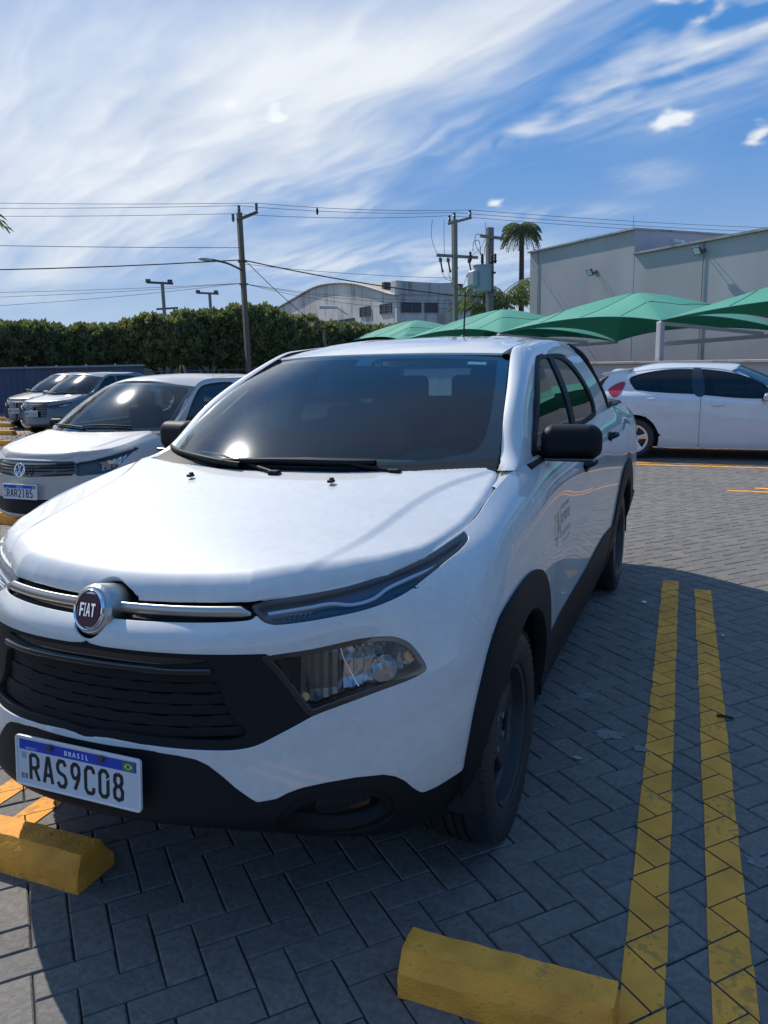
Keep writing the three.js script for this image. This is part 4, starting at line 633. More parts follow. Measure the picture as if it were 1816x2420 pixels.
  part(wind, 'black_border', clipPanel(wg, all(wsEdge, not(wsIn)), { mirror: 1, edge: 0, off: -.003 }), M.frit);
  part(wind, 'sticker', (() => { const g = gridOf([.74, .86], [.90, .935], (s, t) => ws(s, t, -.006)); return clipPanel(g, () => -1, { edge: 0 }); })(), std([.5, .56, .58]));
  // wipers, scuttle
  for (const [a, b, c] of [[[-.97, .055], [-.20, .03], [.03, -.005]], [[-.32, .045], [.50, .05], [.60, -.005]]]) {
    const A = ws(...a, .012), B = ws(...b, .012), pv = ws(...c, .014), mid = A.map((k, i) => lerp(k, B[i], .5)), N = [0, .85, .5];
    const blade = P('wiper', join([loft(steps(0, 1, .1).map((t) => { const p = ws(lerp(a[0], b[0], t), lerp(a[1], b[1], t) + .012 * Math.sin(t * Math.PI), .010); return [[p[0], p[1] - .006, p[2] - .012], [p[0], p[1] + .014, p[2] - .004], [p[0], p[1] + .010, p[2] + .014], [p[0], p[1] - .008, p[2] + .008]]; }), true)]), M.black);
    part(blade, 'wiper_arm', join([tube([pv, pv.map((k, i) => lerp(k, mid[i], .35) + N[i] * .012), pv.map((k, i) => lerp(k, mid[i], .75) + N[i] * .02), mid.map((k, i) => k + N[i] * .012)], .0075, 20, 6), box(.045, .02, .03, pv[0], pv[1], pv[2], .008)]), M.black);
  }
  P('cowl_panel', clipPanel(gridOf(steps(0, 1, .05), steps(0, 1, .2), (s, t) => { const a = ws(s, .045), h = [s * .745, hoodY(Math.min(.74, s * .74), -.06 - .16 * s * s) - .02, -.055 - .2 * Math.pow(s, 2.2)]; return a.map((k, i) => lerp(h[i], k + (i === 1 ? .003 : 0), t)); }), () => -1, { mirror: 1, edge: 0 }), M.black);
  // side frame: A-pillar running into the roof rail, then down the C-pillar
  const st = [   // screen edge, crown, window edge
    [[.752, 1.158, -.262], [.792, 1.15, -.34], [.803, 1.13, -.50]], [[.722, 1.18, -.43], [.772, 1.195, -.50], [.793, 1.165, -.64]], [[.688, 1.302, -.60], [.735, 1.315, -.66], [.752, 1.285, -.83]], [[.647, 1.425, -.83], [.69, 1.442, -.89], [.707, 1.415, -1.06]],
    [[.588, 1.552, -1.13], [.628, 1.562, -1.2], [.660, 1.525, -1.37]], [[.575, 1.592, -1.32], [.615, 1.592, -1.42], [.648, 1.549, -1.62]], [[.572, 1.614, -1.65], [.612, 1.608, -1.75], [.643, 1.553, -1.9]], [[.572, 1.622, -2.0], [.612, 1.613, -2.05], [.645, 1.546, -2.12]], [[.572, 1.615, -2.35], [.613, 1.601, -2.35], [.655, 1.525, -2.35]], [[.575, 1.60, -2.56], [.620, 1.582, -2.56], [.664, 1.51, -2.55]]];
  const tt = st.map((_, i) => i), frameAt = [0, 1, 2].map((k) => [0, 1, 2].map((c) => natural(tt, st.map((s) => s[k][c]))));
  const frame = loft(steps(0, 9, .15).map((t) => { const [a, b, c] = frameAt.map((f) => f.map((g) => g(t))), o = []; for (const w of steps(0, 1, .125)) o.push([0, 1, 2].map((i) => (1 - w) * (1 - w) * a[i] + 2 * w * (1 - w) * (2 * b[i] - (a[i] + c[i]) / 2) + w * w * c[i])); return o; }));
  P('side_frame', frame, M.white); P('side_frame', mirrorX(frame), M.white);
  // roof with ditch strips and antenna
  const rc = natural([0, .15, .35, .65, 1], [1.566, 1.606, 1.640, 1.658, 1.632]), re = natural([0, .15, .35, .65, 1], [1.556, 1.588, 1.612, 1.626, 1.60]);
  const roofAt = (s, t) => { const a = Math.pow(Math.abs(s), 2.4); return [s * .553, lerp(rc(t), re(t), a) + .006 * smooth(.5, .62, Math.abs(s)) * smooth(.9, .8, Math.abs(s)) * smooth(.12, .3, t), lerp(lerp(-.955, -1.115, a), -2.56, t)]; };
  const roof = P('roof', clipPanel(flipGrid(centred(gridOf(steps(0, 1, .04), steps(0, 1, .02), (s, t) => roofAt(s, 1 - t)))), () => -1, { mirror: 1, edge: .01 }), M.white);
  for (const s of [-1, 1]) part(roof, 'roof_strip', loft(steps(0, 1, .05).map((t) => { const a = roofAt(1, t); return [[s * a[0], a[1] - .012, a[2]], [s * .56, a[1] - .004, a[2]], [s * .575, a[1] - .003, a[2]], [s * .59, a[1] - .012, a[2]]]; })), M.black);
  part(roof, 'antenna', join([rod([0, 1.655, -2.36], [0, 1.94, -2.40], .006, .0035, 8), T(new THREE.SphereGeometry(.03, 16, 8), 0, 1.652, -2.36).scale(1, 1, 1)]), M.black);
  part(roof, 'roof_rear_panel', loft([[[-.6, 1.605, -2.56], [.6, 1.605, -2.56]], [[-.6, 1.55, -2.60], [.6, 1.55, -2.60]]]), M.white);
  // cabin side: glass and pillars in one sloped sheet
  const belt = mono([[-3.5, 1.206], [-3, 1.204], [-2.55, 1.198], [-2.1, 1.188], [-1.4, 1.172], [-.75, 1.16], [-.4, 1.15]]), topY = mono([[-3.3, 1.36], [-2.9, 1.47], [-2.7, 1.49], [-2.5, 1.52], [-2.25, 1.546], [-1.9, 1.553], [-1.62, 1.549], [-1.37, 1.53]]), topX = mono([[-3.3, .72], [-2.7, .672], [-2.5, .658], [-2.25, .645], [-1.9, .643], [-1.6, .648], [-1.37, .655]]);
  const sideG = gridOf(steps(-3.45, -.45, .02).reverse(), steps(0, 1, .02), (z, t) => { const b = belt(z), y = lerp(b - .02, 1.565, t), k = (y - b) / (1.54 - b), x = lerp(.795, topX(z), Math.max(-.1, k)) + .018 * Math.sin(Math.PI * clamp(k)); return [x, y, z]; });
  const zy = (pts, n = 5, sharp = []) => { const f = polyD(closedCurve(pts, n, sharp)); return (p) => f(p[2], p[1]); };
  const pillarLine = [[-.60, 1.168], [-.83, 1.285], [-1.06, 1.413], [-1.30, 1.515]];
  const winF = zy([[-.72, 1.185], [-.86, 1.272], [-1.1, 1.405], [-1.30, 1.500], [-1.45, 1.527], [-1.66, 1.535], [-1.60, 1.36], [-1.56, 1.19]], 5, [0, 5, 7]), winR = zy([[-1.78, 1.536], [-1.95, 1.531], [-2.09, 1.512], [-2.20, 1.46], [-2.29, 1.36], [-2.335, 1.275], [-2.31, 1.228], [-2.2, 1.214], [-1.66, 1.198], [-1.71, 1.36]], 5, [0, 8]);
  const glassHouse = zy([[-.62, 1.172], [-.83, 1.288], [-1.06, 1.417], [-1.30, 1.522], [-1.45, 1.547], [-1.9, 1.556], [-2.1, 1.545], [-2.25, 1.49], [-2.35, 1.38], [-2.40, 1.27], [-2.37, 1.208], [-2.2, 1.192], [-1.4, 1.170], [-.75, 1.158]], 5, [0, 10, 13]);
  const quarter = zy([[-2.05, 1.552], [-2.3, 1.556], [-2.47, 1.552], [-2.55, 1.53], [-2.64, 1.44], [-2.73, 1.33], [-2.82, 1.235], [-2.88, 1.204], [-2.8, 1.185], [-2.2, 1.178]], 4, [0, 8, 9]);
  for (const m of [0, 2]) {
    P('window_trim', clipPanel(sideG, all(glassHouse, not(winF), not(winR)), { mirror: m, off: .002, edge: .02 }), M.black);
    P('quarter_panel', clipPanel(sideG, all(quarter, not(glassHouse, .001)), { mirror: m, off: .001, edge: .02 }), M.white);
    part(doors[m ? 2 : 0], 'window', clipPanel(sideG, grow(winF, .008), { mirror: m, off: -.005, edge: 0 }), M.tint);
    part(doors[m ? 3 : 1], 'window', clipPanel(sideG, grow(winR, .008), { mirror: m, off: -.005, edge: 0 }), M.tint);
    const s = m ? -1 : 1;
    // handles in dark cups
    for (const [k, z, y] of [[0, -1.46, 1.035], [1, -2.34, 1.083]]) {
      const d = doors[(m ? 2 : 0) + k], x = .879;
      part(d, 'handle', join([tube([[s * (x + .004), y - .004, z + .095], [s * (x + .034), y + .006, z + .06], [s * (x + .037), y + .008, z - .03], [s * (x + .006), y + .004, z - .095]], .012, 20, 8), T(new THREE.SphereGeometry(1, 20, 12), 0, 0, 0).scale(.012, .034, .07).translate(s * x, y - .006, z + .01)]), M.black);
    }
    // door mirror
    const mg = new RoundedBoxGeometry(.225, .128, .13, 6, .042), mp = mg.attributes.position;
    for (let i = 0; i < mp.count; i++) { const X = mp.getX(i), Z = mp.getZ(i), k = Z > 0 ? 1 - Z * 3.0 * (1 - .5) : 1; mp.setXYZ(i, X * (Z > 0 ? 1 - Z * .9 : 1), mp.getY(i) * k - (X < 0 ? X * .04 : 0) + .012 * Math.sin((X + .11) / .225 * 3.14), Z - .06 * Math.pow((X + .11) / .225, 2) * (Z > 0 ? 1 : .3)); } mg.computeVertexNormals();
    const mir = P('side_mirror', mg.scale(s, 1, 1).translate(s * .920, 1.205, -.735), M.black);
    if (m) { const t = mir.geometry; const ix = t.index; if (ix) for (let i = 0; i < ix.count; i += 3) { const a = ix.getX(i); ix.setX(i, ix.getX(i + 1)); ix.setX(i + 1, a); } t.computeVertexNormals(); }
    part(mir, 'mirror_foot', join([loft([[[s * .765, 1.145, -.76], [s * .765, 1.172, -.75], [s * .765, 1.165, -.82]], [[s * .85, 1.150, -.72], [s * .85, 1.175, -.71], [s * .85, 1.17, -.77]], [[s * .92, 1.146, -.735], [s * .92, 1.168, -.735], [s * .92, 1.163, -.775]]], true)]), M.black);
    part(mir, 'mirror_glass', T(new THREE.CircleGeometry(1, 32), 0, 0, 0).scale(.092, .05, 1).translate(s * .920, 1.207, -.803), M.chrome);
    part(mir, 'mirror_skirt', box(.19, .014, .085, s * .917, 1.146, -.733, .007), M.gloss);
    // rear lamps, liners
    P('tail_lamp', clipPanel(G, reg([[5.16, 1.15], [5.30, 1.15], [5.32, 1.02], [5.24, .93], [5.15, .96]]), { mirror: m, off: .006, edge: .01 }), phys([.35, .01, .015], { roughness: .1, clearcoat: 1 }));
    for (const z of [0, -2.99]) P('wheel_liner', loft([s * .885, s * .84, s * .50].map((x) => steps(-.10, Math.PI + .10, .15).map((a) => [x, .345 + Math.sin(a) * (Math.abs(x) > .87 ? .412 : .435), z + Math.cos(a) * (Math.abs(x) > .87 ? .412 : .435)]))), M.liner);
    // roll bar behind the cab
    P('roll_bar', join([tube([[s * .575, 1.585, -2.60], [s * .640, 1.535, -2.66], [s * .70, 1.40, -2.80], [s * .745, 1.27, -2.935], [s * .75, 1.225, -2.98]], .036, 24, 10), tube([[s * .60, 1.46, -2.80], [s * .68, 1.32, -3.0], [s * .735, 1.225, -3.16]], .022, 20, 8), box(.09, .05, .26, s * .745, 1.215, -3.06, .018)]), M.black);
    P('bed_rail_cap', loft(steps(-3.88, -2.78, .1).map((z) => { const y = belt(z) + .004, x = z < -3.7 ? .76 - (-3.7 - z) * .25 : .79; return [[s * (x + .006), y - .012, z], [s * (x - .005), y + .008, z], [s * (x - .07), y + .008, z], [s * (x - .08), y - .015, z]]; })), M.black);
  }
  // door lettering: a monogram, a name and two lines below, worn thin
  { const tx = canvasTex(512, 300, (g, w, h) => { g.clearRect(0, 0, w, h); g.strokeStyle = 'rgba(120,108,88,.55)'; g.lineWidth = 13; g.beginPath(); g.ellipse(66, 120, 44, 74, .1, -.7, 5); g.stroke(); g.beginPath(); g.moveTo(84, 196); g.quadraticCurveTo(60, 240, 34, 214); g.stroke(); g.beginPath(); g.moveTo(118, 196); g.lineTo(136, 40); g.lineTo(186, 196); g.lineTo(214, 30); g.stroke(); const row = (x, y, n, cw, ch, lw, c) => { g.strokeStyle = c; g.lineWidth = lw; for (let k = 0; k < n; k++) { const q = x + k * cw; g.beginPath(); if (k % 3 === 0) g.ellipse(q + cw * .4, y + ch / 2, cw * .3, ch * .42, 0, 0, 6.3); else if (k % 3 === 1) { g.moveTo(q + 3, y); g.lineTo(q + 3, y + ch); g.moveTo(q + 3, y + ch * .45); g.lineTo(q + cw * .7, y + ch * .2); } else { g.moveTo(q + 3, y + ch); g.lineTo(q + 3, y + ch * .1); g.lineTo(q + cw * .65, y + ch * .1); g.lineTo(q + cw * .65, y + ch); } g.stroke(); } }; row(236, 24, 15, 17, 24, 6, 'rgba(120,122,124,.5)'); row(230, 74, 7, 38, 66, 10, 'rgba(130,120,98,.55)'); row(216, 186, 11, 26, 34, 7, 'rgba(128,130,132,.45)'); row(236, 246, 17, 15, 16, 5, 'rgba(132,134,136,.45)'); });
    for (const m of [0, 2]) { const dg = gridOf(steps(2.05, 2.46, .02), steps(0, 1, .05), (u, t) => { const q = at(u, lerp(.775, .965, t)); return q.p.map((k, i) => k + q.n[i] * .0018); }); for (let i = 0; i < dg.us.length; i++) dg.us[i] = i / (dg.nu - 1); const q = clipPanel(dg, () => -1, { mirror: m, edge: 0 }); if (m) { const a = q.attributes.uv; for (let i = 0; i < a.count; i++) a.setX(i, 1 - a.getX(i)); } part(doors[m ? 2 : 0], 'door_lettering', q, std([1, 1, 1], { map: tx, transparent: true, roughness: .5 })); } }
  addPlate(pickup, plateTex('RAS9C08'), 0, .5415, .958, .091);
  P('bed_cover', box(1.44, .02, 1.2, 0, 1.185, -3.28, .008), M.rubber); P('bed_floor', box(1.5, .05, 1.1, 0, .75, -3.35), M.liner);
  const rw = P('cab_rear_wall', extrude([[-.72, .6], [.72, .6], [.76, 1.18], [.62, 1.56], [-.62, 1.56], [-.76, 1.18]], .03, 0, [[[-.54, 1.24], [-.49, 1.48], [.49, 1.48], [.54, 1.24]]]).translate(0, 0, -2.64), M.white);
  part(rw, 'rear_window', T(new THREE.PlaneGeometry(1.1, .27), 0, 1.36, -2.625), M.glass);
  // cabin
  const cab = P('cabin_floor', join([box(1.5, .04, 2.5, 0, .42, -1.5), box(.04, .7, 2.3, .80, .80, -1.65), box(.04, .7, 2.3, -.80, .80, -1.65), box(1.5, .75, .04, 0, .78, -.42)]), M.liner);
  for (const s of [-1, 1]) P('fender_cap', loft(steps(-.66, -.12, .03).map((z) => { const k = natural([-.75, -.35, 0], [1.16, 1.148, 1.105])(z), x = natural([-.75, -.35, 0], [.797, .79, .792])(z); return [[s * (x + .001), k - .003, z], [s * (x - .012), k + .004, z], [s * (x - .03), k + .001, z], [s * (x - .075), k - .02, z]]; })), M.white);
  const dash = P('dashboard', clipPanel(flipGrid(gridOf(steps(0, 1, .1), steps(0, 1, .1), (s, t) => { const a = ws(s, .0); return [s * .70, lerp(1.135, 1.10, t) + .03 * Math.sin(t * 3) * (1 - s * s) - .28 * smooth(.75, 1, t), lerp(a[2] + .02, -.92, t)]; })), () => -1, { mirror: 1, edge: 0 }), M.dash);
  part(dash, 'instrument_hood', T(new THREE.SphereGeometry(1, 24, 12, 0, 6.2832, 0, 1.57), 0, 0, 0).scale(.19, .085, .13).translate(.36, 1.085, -.80), M.dash);
  P('steering_wheel', join([T(new THREE.TorusGeometry(.185, .016, 10, 40), 0, 0, 0), T(new THREE.CylinderGeometry(.06, .07, .05, 20).rotateX(Math.PI / 2)), box(.34, .03, .02, 0, 0, 0, .008)]).rotateX(-.42).translate(.36, 1.03, -1.02), M.dash);
  const seatGeo = join([box(.50, .62, .13, 0, 1.0, 0, .055).rotateX(-.0), box(.50, .16, .5, 0, .68, .24, .06)]);
  const headGeo = join([box(.27, .18, .10, 0, 1.42, -.02, .045), rod([-.06, 1.30, 0], [-.06, 1.38, -.01], .006), rod([.06, 1.30, 0], [.06, 1.38, -.01], .006)]);
  for (const [x, z] of [[.36, -1.72], [-.36, -1.72]]) { const s = P('seat', seatGeo, M.cloth); s.position.set(x, 0, z); part(s, 'headrest', headGeo, M.cloth); }
  const rs = P('rear_seat', join([box(1.3, .62, .13, 0, 1.0, -2.52, .05), box(1.3, .16, .5, 0, .68, -2.32, .05)]), M.cloth); for (const x of [-.42, 0, .42]) part(rs, 'headrest', box(.26, .16, .09, x, 1.36, -2.53, .04), M.cloth);
  P('rear_view_mirror', join([box(.24, .065, .03, 0, 1.475, -.98, .014), rod([0, 1.50, -.97], [0, 1.545, -.965], .008)]), M.black);
  P('headliner', loft(steps(0, 1, .2).map((t) => [-1, -.5, 0, .5, 1].map((s) => { const p = roofAt(s, t); return [p[0] * 1.03, p[1] - .035, p[2] - .03]; }))), std([.12, .12, .12], { roughness: .95 }));
  P('underbody', join([box(1.45, .10, 3.6, 0, .34, -1.75), box(1.2, .08, .5, 0, .33, .40), box(.09, .09, 2.8, .45, .27, -1.5), box(.09, .09, 2.8, -.45, .27, -1.5)]), M.liner);
  // wheels
  const ws5 = wheelSet(.345, .215, .222, { n: 5, open: .62, inner: .46, outer: .82, dish: .018, at: .12 });
  const wm = { tyre: M.rubber, rim: M.steel, disc: M.steel };
  for (const [x, z, t] of [[.775, 0, .35], [-.775, 0, 1.1], [.78, -2.99, .9], [-.78, -2.99, 2]]) addWheel(pickup, ws5, x, .343, z, t, wm);
}
// ---------- the other parked cars: small hatchbacks and saloons built from one set of measures each ----------
function hatch(cfg) {
  const car = thing(cfg.name, cfg.label, 'car', cfg.at, cfg.turn ?? 0, cfg.group), P = (n, g, m) => part(car, n, g, m), paint = cfg.paint, sx = cfg.half / .917, { wb, nose, rear } = cfg;
  const mz = (z) => (z > 0 ? z * nose / .95 : z > -2.99 ? z * wb / 2.99 : -wb + (z + 2.99) * rear / .98), top = mono(cfg.top), bot = cfg.bottom;
  const cols = toroCols.map((c) => { const y0 = c[0][1], y1 = c[7][1]; return c.map(([x, y, z]) => { const Z = mz(z), t = (y - y0) / (y1 - y0); return [x * sx, lerp(bot + (y0 - .25) * .35, top(mz(c[7][2])), t), Z]; }); });
  const U = chordParams(cols, 4), skin = netSurface(cols, U, toroV), g = centred(gridOf([...steps(0, U[6], cfg.fine ?? .014), ...steps(U[6], U[18], .035).slice(1)], steps(0, .88, .018), skin));
  const fx = (pts, n = 4, sharp = []) => { const f = polyD(closedCurve(pts, n, sharp)); return (p) => (p[2] > .12 ? f(p[0], p[1]) : 1); }, sz = (pts, n = 4, sharp = []) => { const f = polyD(closedCurve(pts, n, sharp)); return (p) => f(p[2], p[1]); };
  const arch = (z) => (p, u) => (p[0] > .45 * cfg.half ? Math.hypot(p[2] - z, (p[1] - cfg.r) * .98) - (cfg.r + .055) : 1), gap = .005, front = fx(cfg.grille, 4, cfg.grilleSharp ?? []), lamp = fx(cfg.lamp), low = cfg.intake ? fx(cfg.intake) : () => 1;
  const body = all(not(arch(0)), not(arch(-wb))), seam = (p) => -p[2] + .30 * nose / .95 + (p[1] - .5) * -.25;
  const dF = (p) => -p[2] - .40 * wb / 2.99 - .06, dM = (p) => p[2] - cfg.doorSplit, dR = cfg.doorRear ? sz(cfg.doorRear) : null, tailCut = (p) => -(p[2] + wb + rear * .86);
  const noseTrim = all(not(front), not(lamp, .002), not(low));
  P('front_bumper', clipPanel(g, all(body, noseTrim, seam), { mirror: 1, edge: .02 }), paint);
  for (const m of [0, 2]) {
    P('fender', clipPanel(g, all(body, not(seam, gap), grow(dF, -gap), not(lamp, .002)), { mirror: m, edge: .012 }), paint);
    const d = P('door', clipPanel(g, all(body, not(dF, gap), (p) => cfg.doorSplit - p[2] + gap, cfg.fiveDoor ? () => -1 : not(tailCut)), { mirror: m, edge: .012 }), paint);
    if (cfg.fiveDoor) P('door', clipPanel(g, all(body, (p) => p[2] - cfg.doorSplit + gap, dR), { mirror: m, edge: .012 }), paint);
    P('rear_fender', clipPanel(g, all(body, (p) => p[2] - cfg.doorSplit + gap, dR ? not(dR, gap) : () => -1, tailCut), { mirror: m, edge: .012 }), paint);
    for (const [z, y] of cfg.handles) P('handle', T(new THREE.SphereGeometry(1, 16, 10)).scale(.026, .024, .10).translate((m ? -1 : 1) * (cfg.half * .957), y, z), cfg.handleMat ?? paint);
  }
  P('tailgate', clipPanel(g, all(body, not(tailCut)), { mirror: 1, edge: .012 }), paint);
  // nose: grille, lamps, badge, plate
  const gm = P('grille', clipPanel(g, grow(front, .006), { mirror: 1, off: -.012, edge: 0 }), M.gloss);
  for (let k = 0; k < (cfg.slats ?? 3); k++) { const [y0, y1] = cfg.grilleY, y = lerp(y0, y1, (k + .6) / ((cfg.slats ?? 3) + .2)); part(gm, 'grille_slat', clipPanel(g, all(grow(front, -.01), (p) => Math.abs(p[1] - y) - .006), { mirror: 1, off: -.004, edge: .012 }), M.black); }
  if (cfg.intake) P('air_intake', clipPanel(g, grow(low, .006), { mirror: 1, off: -.02, edge: 0 }), M.black);
  for (const m of [0, 2]) {
    const h = P('headlight', clipPanel(g, grow(lamp, .004), { mirror: m, off: -.05, edge: 0 }), std([.03, .035, .045], { roughness: .3 })), s = m ? -1 : 1;
    const uv = (() => { let a = 9, b = -9; for (let i = 0; i < g.nu; i++) for (let j = 0; j < g.nv; j += 3) if (lamp(g.P[g.id(i, j)]) < 0) { a = Math.min(a, g.us[i]); b = Math.max(b, g.us[i]); } return [a, b]; })(); part(h, 'reflector', facetGeo(skin, steps(uv[0] + (uv[1] - uv[0]) * .38, uv[1] - .06, .03), steps(.3, .85, .045), grow(lamp, -.022), -.035, .03, m), M.reflector);
    part(h, 'lens', clipPanel(g, lamp, { mirror: m, off: 0, edge: .03 }), M.clear);
  }
  if (cfg.badge) { const [y, z, r] = cfg.badge, b = P('badge', T(new THREE.TorusGeometry(r, r * .1, 8, 36), 0, 0, 0), M.chrome), ln = (a, c) => rod([a[0] * r, a[1] * r, 0], [c[0] * r, c[1] * r, 0], r * .085); b.position.set(0, y, z); b.rotation.x = -.22;
    if (cfg.badgeMark === 'vw') { part(b, 'badge_letters', join([ln([-.38, .88], [0, .12]), ln([.38, .88], [0, .12]), ln([-.86, .42], [-.42, -.86]), ln([-.42, -.86], [0, .0]), ln([0, .0], [.42, -.86]), ln([.42, -.86], [.86, .42])]), M.chrome); } else part(b, 'badge_face', T(new THREE.CylinderGeometry(r * .95, r * .95, .006, 24).rotateX(Math.PI / 2)), M.maroon); }
  if (cfg.plate) addPlate(car, cfg.plate, 0, cfg.plateY, cfg.plateZ, .06, false);
  // bonnet: the same crowned sheet fitted to this nose
  const lip = top(nose * .85), cowlY = cfg.cowl, hy = (y) => lip + (y - .95) * (cowlY - lip) / .215;
  const hgrid = gridOf(steps(0, .80, .016), [...steps(-.29, .5, .02), ...steps(.5, .80, .009).slice(1)], (x, z) => [x * sx, hy(pickupHood.y(x, z)), mz(z)]); flipGrid(hgrid); for (let i = 0; i < hgrid.nu; i++) for (let j = 0; j < hgrid.nv; j++) { const k = hgrid.id(i, j), q = hgrid.N[k]; if (q[1] < 0) hgrid.N[k] = q.map((v) => -v); } centred(hgrid);
  P('hood', clipPanel(hgrid, (p, x, z) => pickupHood.d(x, z) + .0015, { mirror: 1, edge: .015 }), paint);
  P('engine_bay', box(cfg.half * 1.3, .35, .5, 0, .45, .1), M.liner);
  // cabin sheet from belt to roof edge; the windscreen meets it
  const belt = mono(cfg.belt), roofE = mono(cfg.roofEdge), bx = cfg.half * .905, rx = cfg.roofX, sheetX = (y, z) => { const b = belt(z), k = clamp((y - b) / (cfg.H - .05 - b), -.2, 1.1), taper = cfg.taper ? cfg.taper * smooth(-wb + .5, -wb - rear, z) : 0; return lerp(bx, rx, Math.max(0, k)) + .022 * Math.sin(Math.PI * clamp(k)) - taper + Math.min(0, k) * -.1; };
  const zs = cfg.sheetZ, sheet = gridOf(steps(zs[0], zs[1], .03).reverse(), steps(0, 1, .03), (z, t) => { const b = belt(z), e = roofE(z), y = lerp(b - .03, e, t), f = smooth(.86, 1, t) * .03; return [sheetX(y, z) - f * .9, y - f * .25, z]; });
  const shell = sz(cfg.cab, 6, cfg.cabSharp), wins = cfg.windows.map((w) => sz(w.pts, 4, w.sharp ?? [])), trimF = any(...wins.map((w) => grow(w, .016)));
  for (const m of [0, 2]) {
    P('side_frame', clipPanel(sheet, all(shell, not(trimF)), { mirror: m, edge: .02 }), paint); P('window_trim', clipPanel(sheet, all(trimF, not(any(...wins)), shell), { mirror: m, edge: .015, off: -.001 }), M.black);
    if (cfg.pillar) P('pillar_trim', clipPanel(sheet, sz(cfg.pillar), { mirror: m, off: .003, edge: .008 }), M.gloss);
    wins.forEach((w) => P('window', clipPanel(sheet, grow(w, .006), { mirror: m, off: -.006, edge: 0 }), cfg.sideGlass ?? M.tint));
  }
  const [wb0, wt0] = cfg.screen, eb = cfg.screenEdge, ez = natural([0, .5, 1], eb.map((p) => p[0])), ey = natural([0, .5, 1], eb.map((p) => p[1]));
  const ws = (s, t) => { const z1 = ez(t), y1 = ey(t), x1 = sheetX(y1, z1) - .012, w = Math.pow(Math.abs(s), 2.2), bulge = .03 * Math.sin(Math.PI * t); return [s * x1, lerp(lerp(wb0[0], wt0[0], t) + bulge * .9, y1, w), lerp(lerp(wb0[1], wt0[1], t) + bulge * .4, z1, w)]; };
  const wg = centred(gridOf(steps(0, 1, .05), steps(0, 1, .05), ws)), wsm = P('windshield', clipPanel(wg, () => -1, { mirror: 1, edge: 0 }), cfg.screenGlass ?? M.glass);
  part(wsm, 'black_border', clipPanel(wg, (p, s, t) => Math.min(.95 - s, .95 - t, t - .06) * 1, { mirror: 1, edge: 0, off: -.003 }), M.frit);
  for (const [a, b] of [[[-.9, .06], [-.1, .05]], [[-.15, .07], [.6, .06]]]) P('wiper', join([tube(steps(0, 1, .2).map((k) => { const q = ws(lerp(a[0], b[0], k), lerp(a[1], b[1], k) + .02 * Math.sin(k * 3.1)); return [q[0], q[1] + .016, q[2] + .01]; }), .009, 16, 6)]), M.black);
  P('cowl_panel', clipPanel(gridOf(steps(0, 1, .1), [0, .5, 1], (s, t) => { const q = ws(s, .02); return [q[0], q[1] - .012 - .02 * (1 - t), q[2] + .16 * (1 - t)]; }), () => -1, { mirror: 1, edge: 0 }), M.black);
  // roof and rear window follow one line over the car
  const rl = cfg.roofLine, ry = natural(rl.map((p) => -p[0]), rl.map((p) => p[1])), z0 = rl[0][0], z1 = rl[rl.length - 1][0];
  const roofAt = (s, t) => { const zc = lerp(z0, z1, t), w = Math.pow(Math.abs(s), 2.4), ze = t < .25 ? lerp(lerp(z0, ez(1), w), zc, smooth(0, .25, t)) : zc, ye = roofE(ze) - .006, xe = sheetX(ye, ze) - .024; return [s * xe, lerp(ry(-zc), ye, w), ze]; };
  const rg = centred(gridOf(steps(0, 1, .05), steps(0, 1, .02), roofAt)); for (let i = 0; i < rg.N.length; i++) if (rg.N[i][1] < 0) rg.N[i] = rg.N[i].map((v) => -v);
  const glassFrom = cfg.rearGlass, isGlass = (p, s, t) => Math.max(Math.abs(t - (glassFrom[0] + glassFrom[1]) / 2) - (glassFrom[1] - glassFrom[0]) / 2, (s - .88) * .3);
  P('roof', clipPanel(rg, not(isGlass), { mirror: 1, edge: .01 }), paint); P('rear_window', clipPanel(rg, grow(isGlass, .004), { mirror: 1, edge: 0, off: -.004 }), M.tint);
  if (cfg.antenna) P('antenna', rod([0, ry(-cfg.antenna[0]) - .01, cfg.antenna[0]], [0, ry(-cfg.antenna[0]) + .30, cfg.antenna[0] + cfg.antenna[1]], .007, .004, 6), M.black);
  if (cfg.spoiler) P('spoiler', cfg.spoiler(sheetX), paint);
  for (const m of [0, 2]) if (cfg.tail) P('tail_lamp', join([clipPanel(sheet, sz(cfg.tail), { mirror: m, off: .008, edge: .02 }), clipPanel(g, sz(cfg.tail), { mirror: m, off: .008, edge: .02 })]), phys([.42, .012, .018], { roughness: .08, clearcoat: 1 }));
  // mirrors, cabin, wheels
  for (const s of [-1, 1]) { const mi = P('side_mirror', T(new RoundedBoxGeometry(.19, .115, .10, 4, .045), 0, 0, 0).translate(s * (cfg.half + .10), cfg.mirror[1], cfg.mirror[0]), cfg.mirrorMat ?? M.black); part(mi, 'mirror_foot', beam([s * (bx - .02), cfg.mirror[1] - .045, cfg.mirror[0] - .03], [s * (cfg.half + .04), cfg.mirror[1] - .03, cfg.mirror[0] - .01], .05, .03), M.black); }
  P('cabin_floor', join([box(bx * 1.85, .04, wb * .9, 0, .28, -wb * .5), box(.03, .6, wb * .8, bx - .06, .6, -wb * .55), box(.03, .6, wb * .8, -bx + .06, .6, -wb * .55), box(bx * 1.8, .6, .03, 0, .6, -.3)]), M.liner);
  P('dashboard', loft(steps(0, 1, .2).map((t) => [-1, -.5, 0, .5, 1].map((s) => { const q = ws(s * .93, .03); return [q[0], q[1] - .03 - .25 * smooth(.7, 1, t), lerp(q[2], ez(0) - .45, t)]; }))), M.dash);
  P('steering_wheel', T(new THREE.TorusGeometry(.17, .015, 8, 28), 0, 0, 0).rotateX(-.4).translate(.33, cfg.cowl - .02, ez(0) - .5), M.dash);
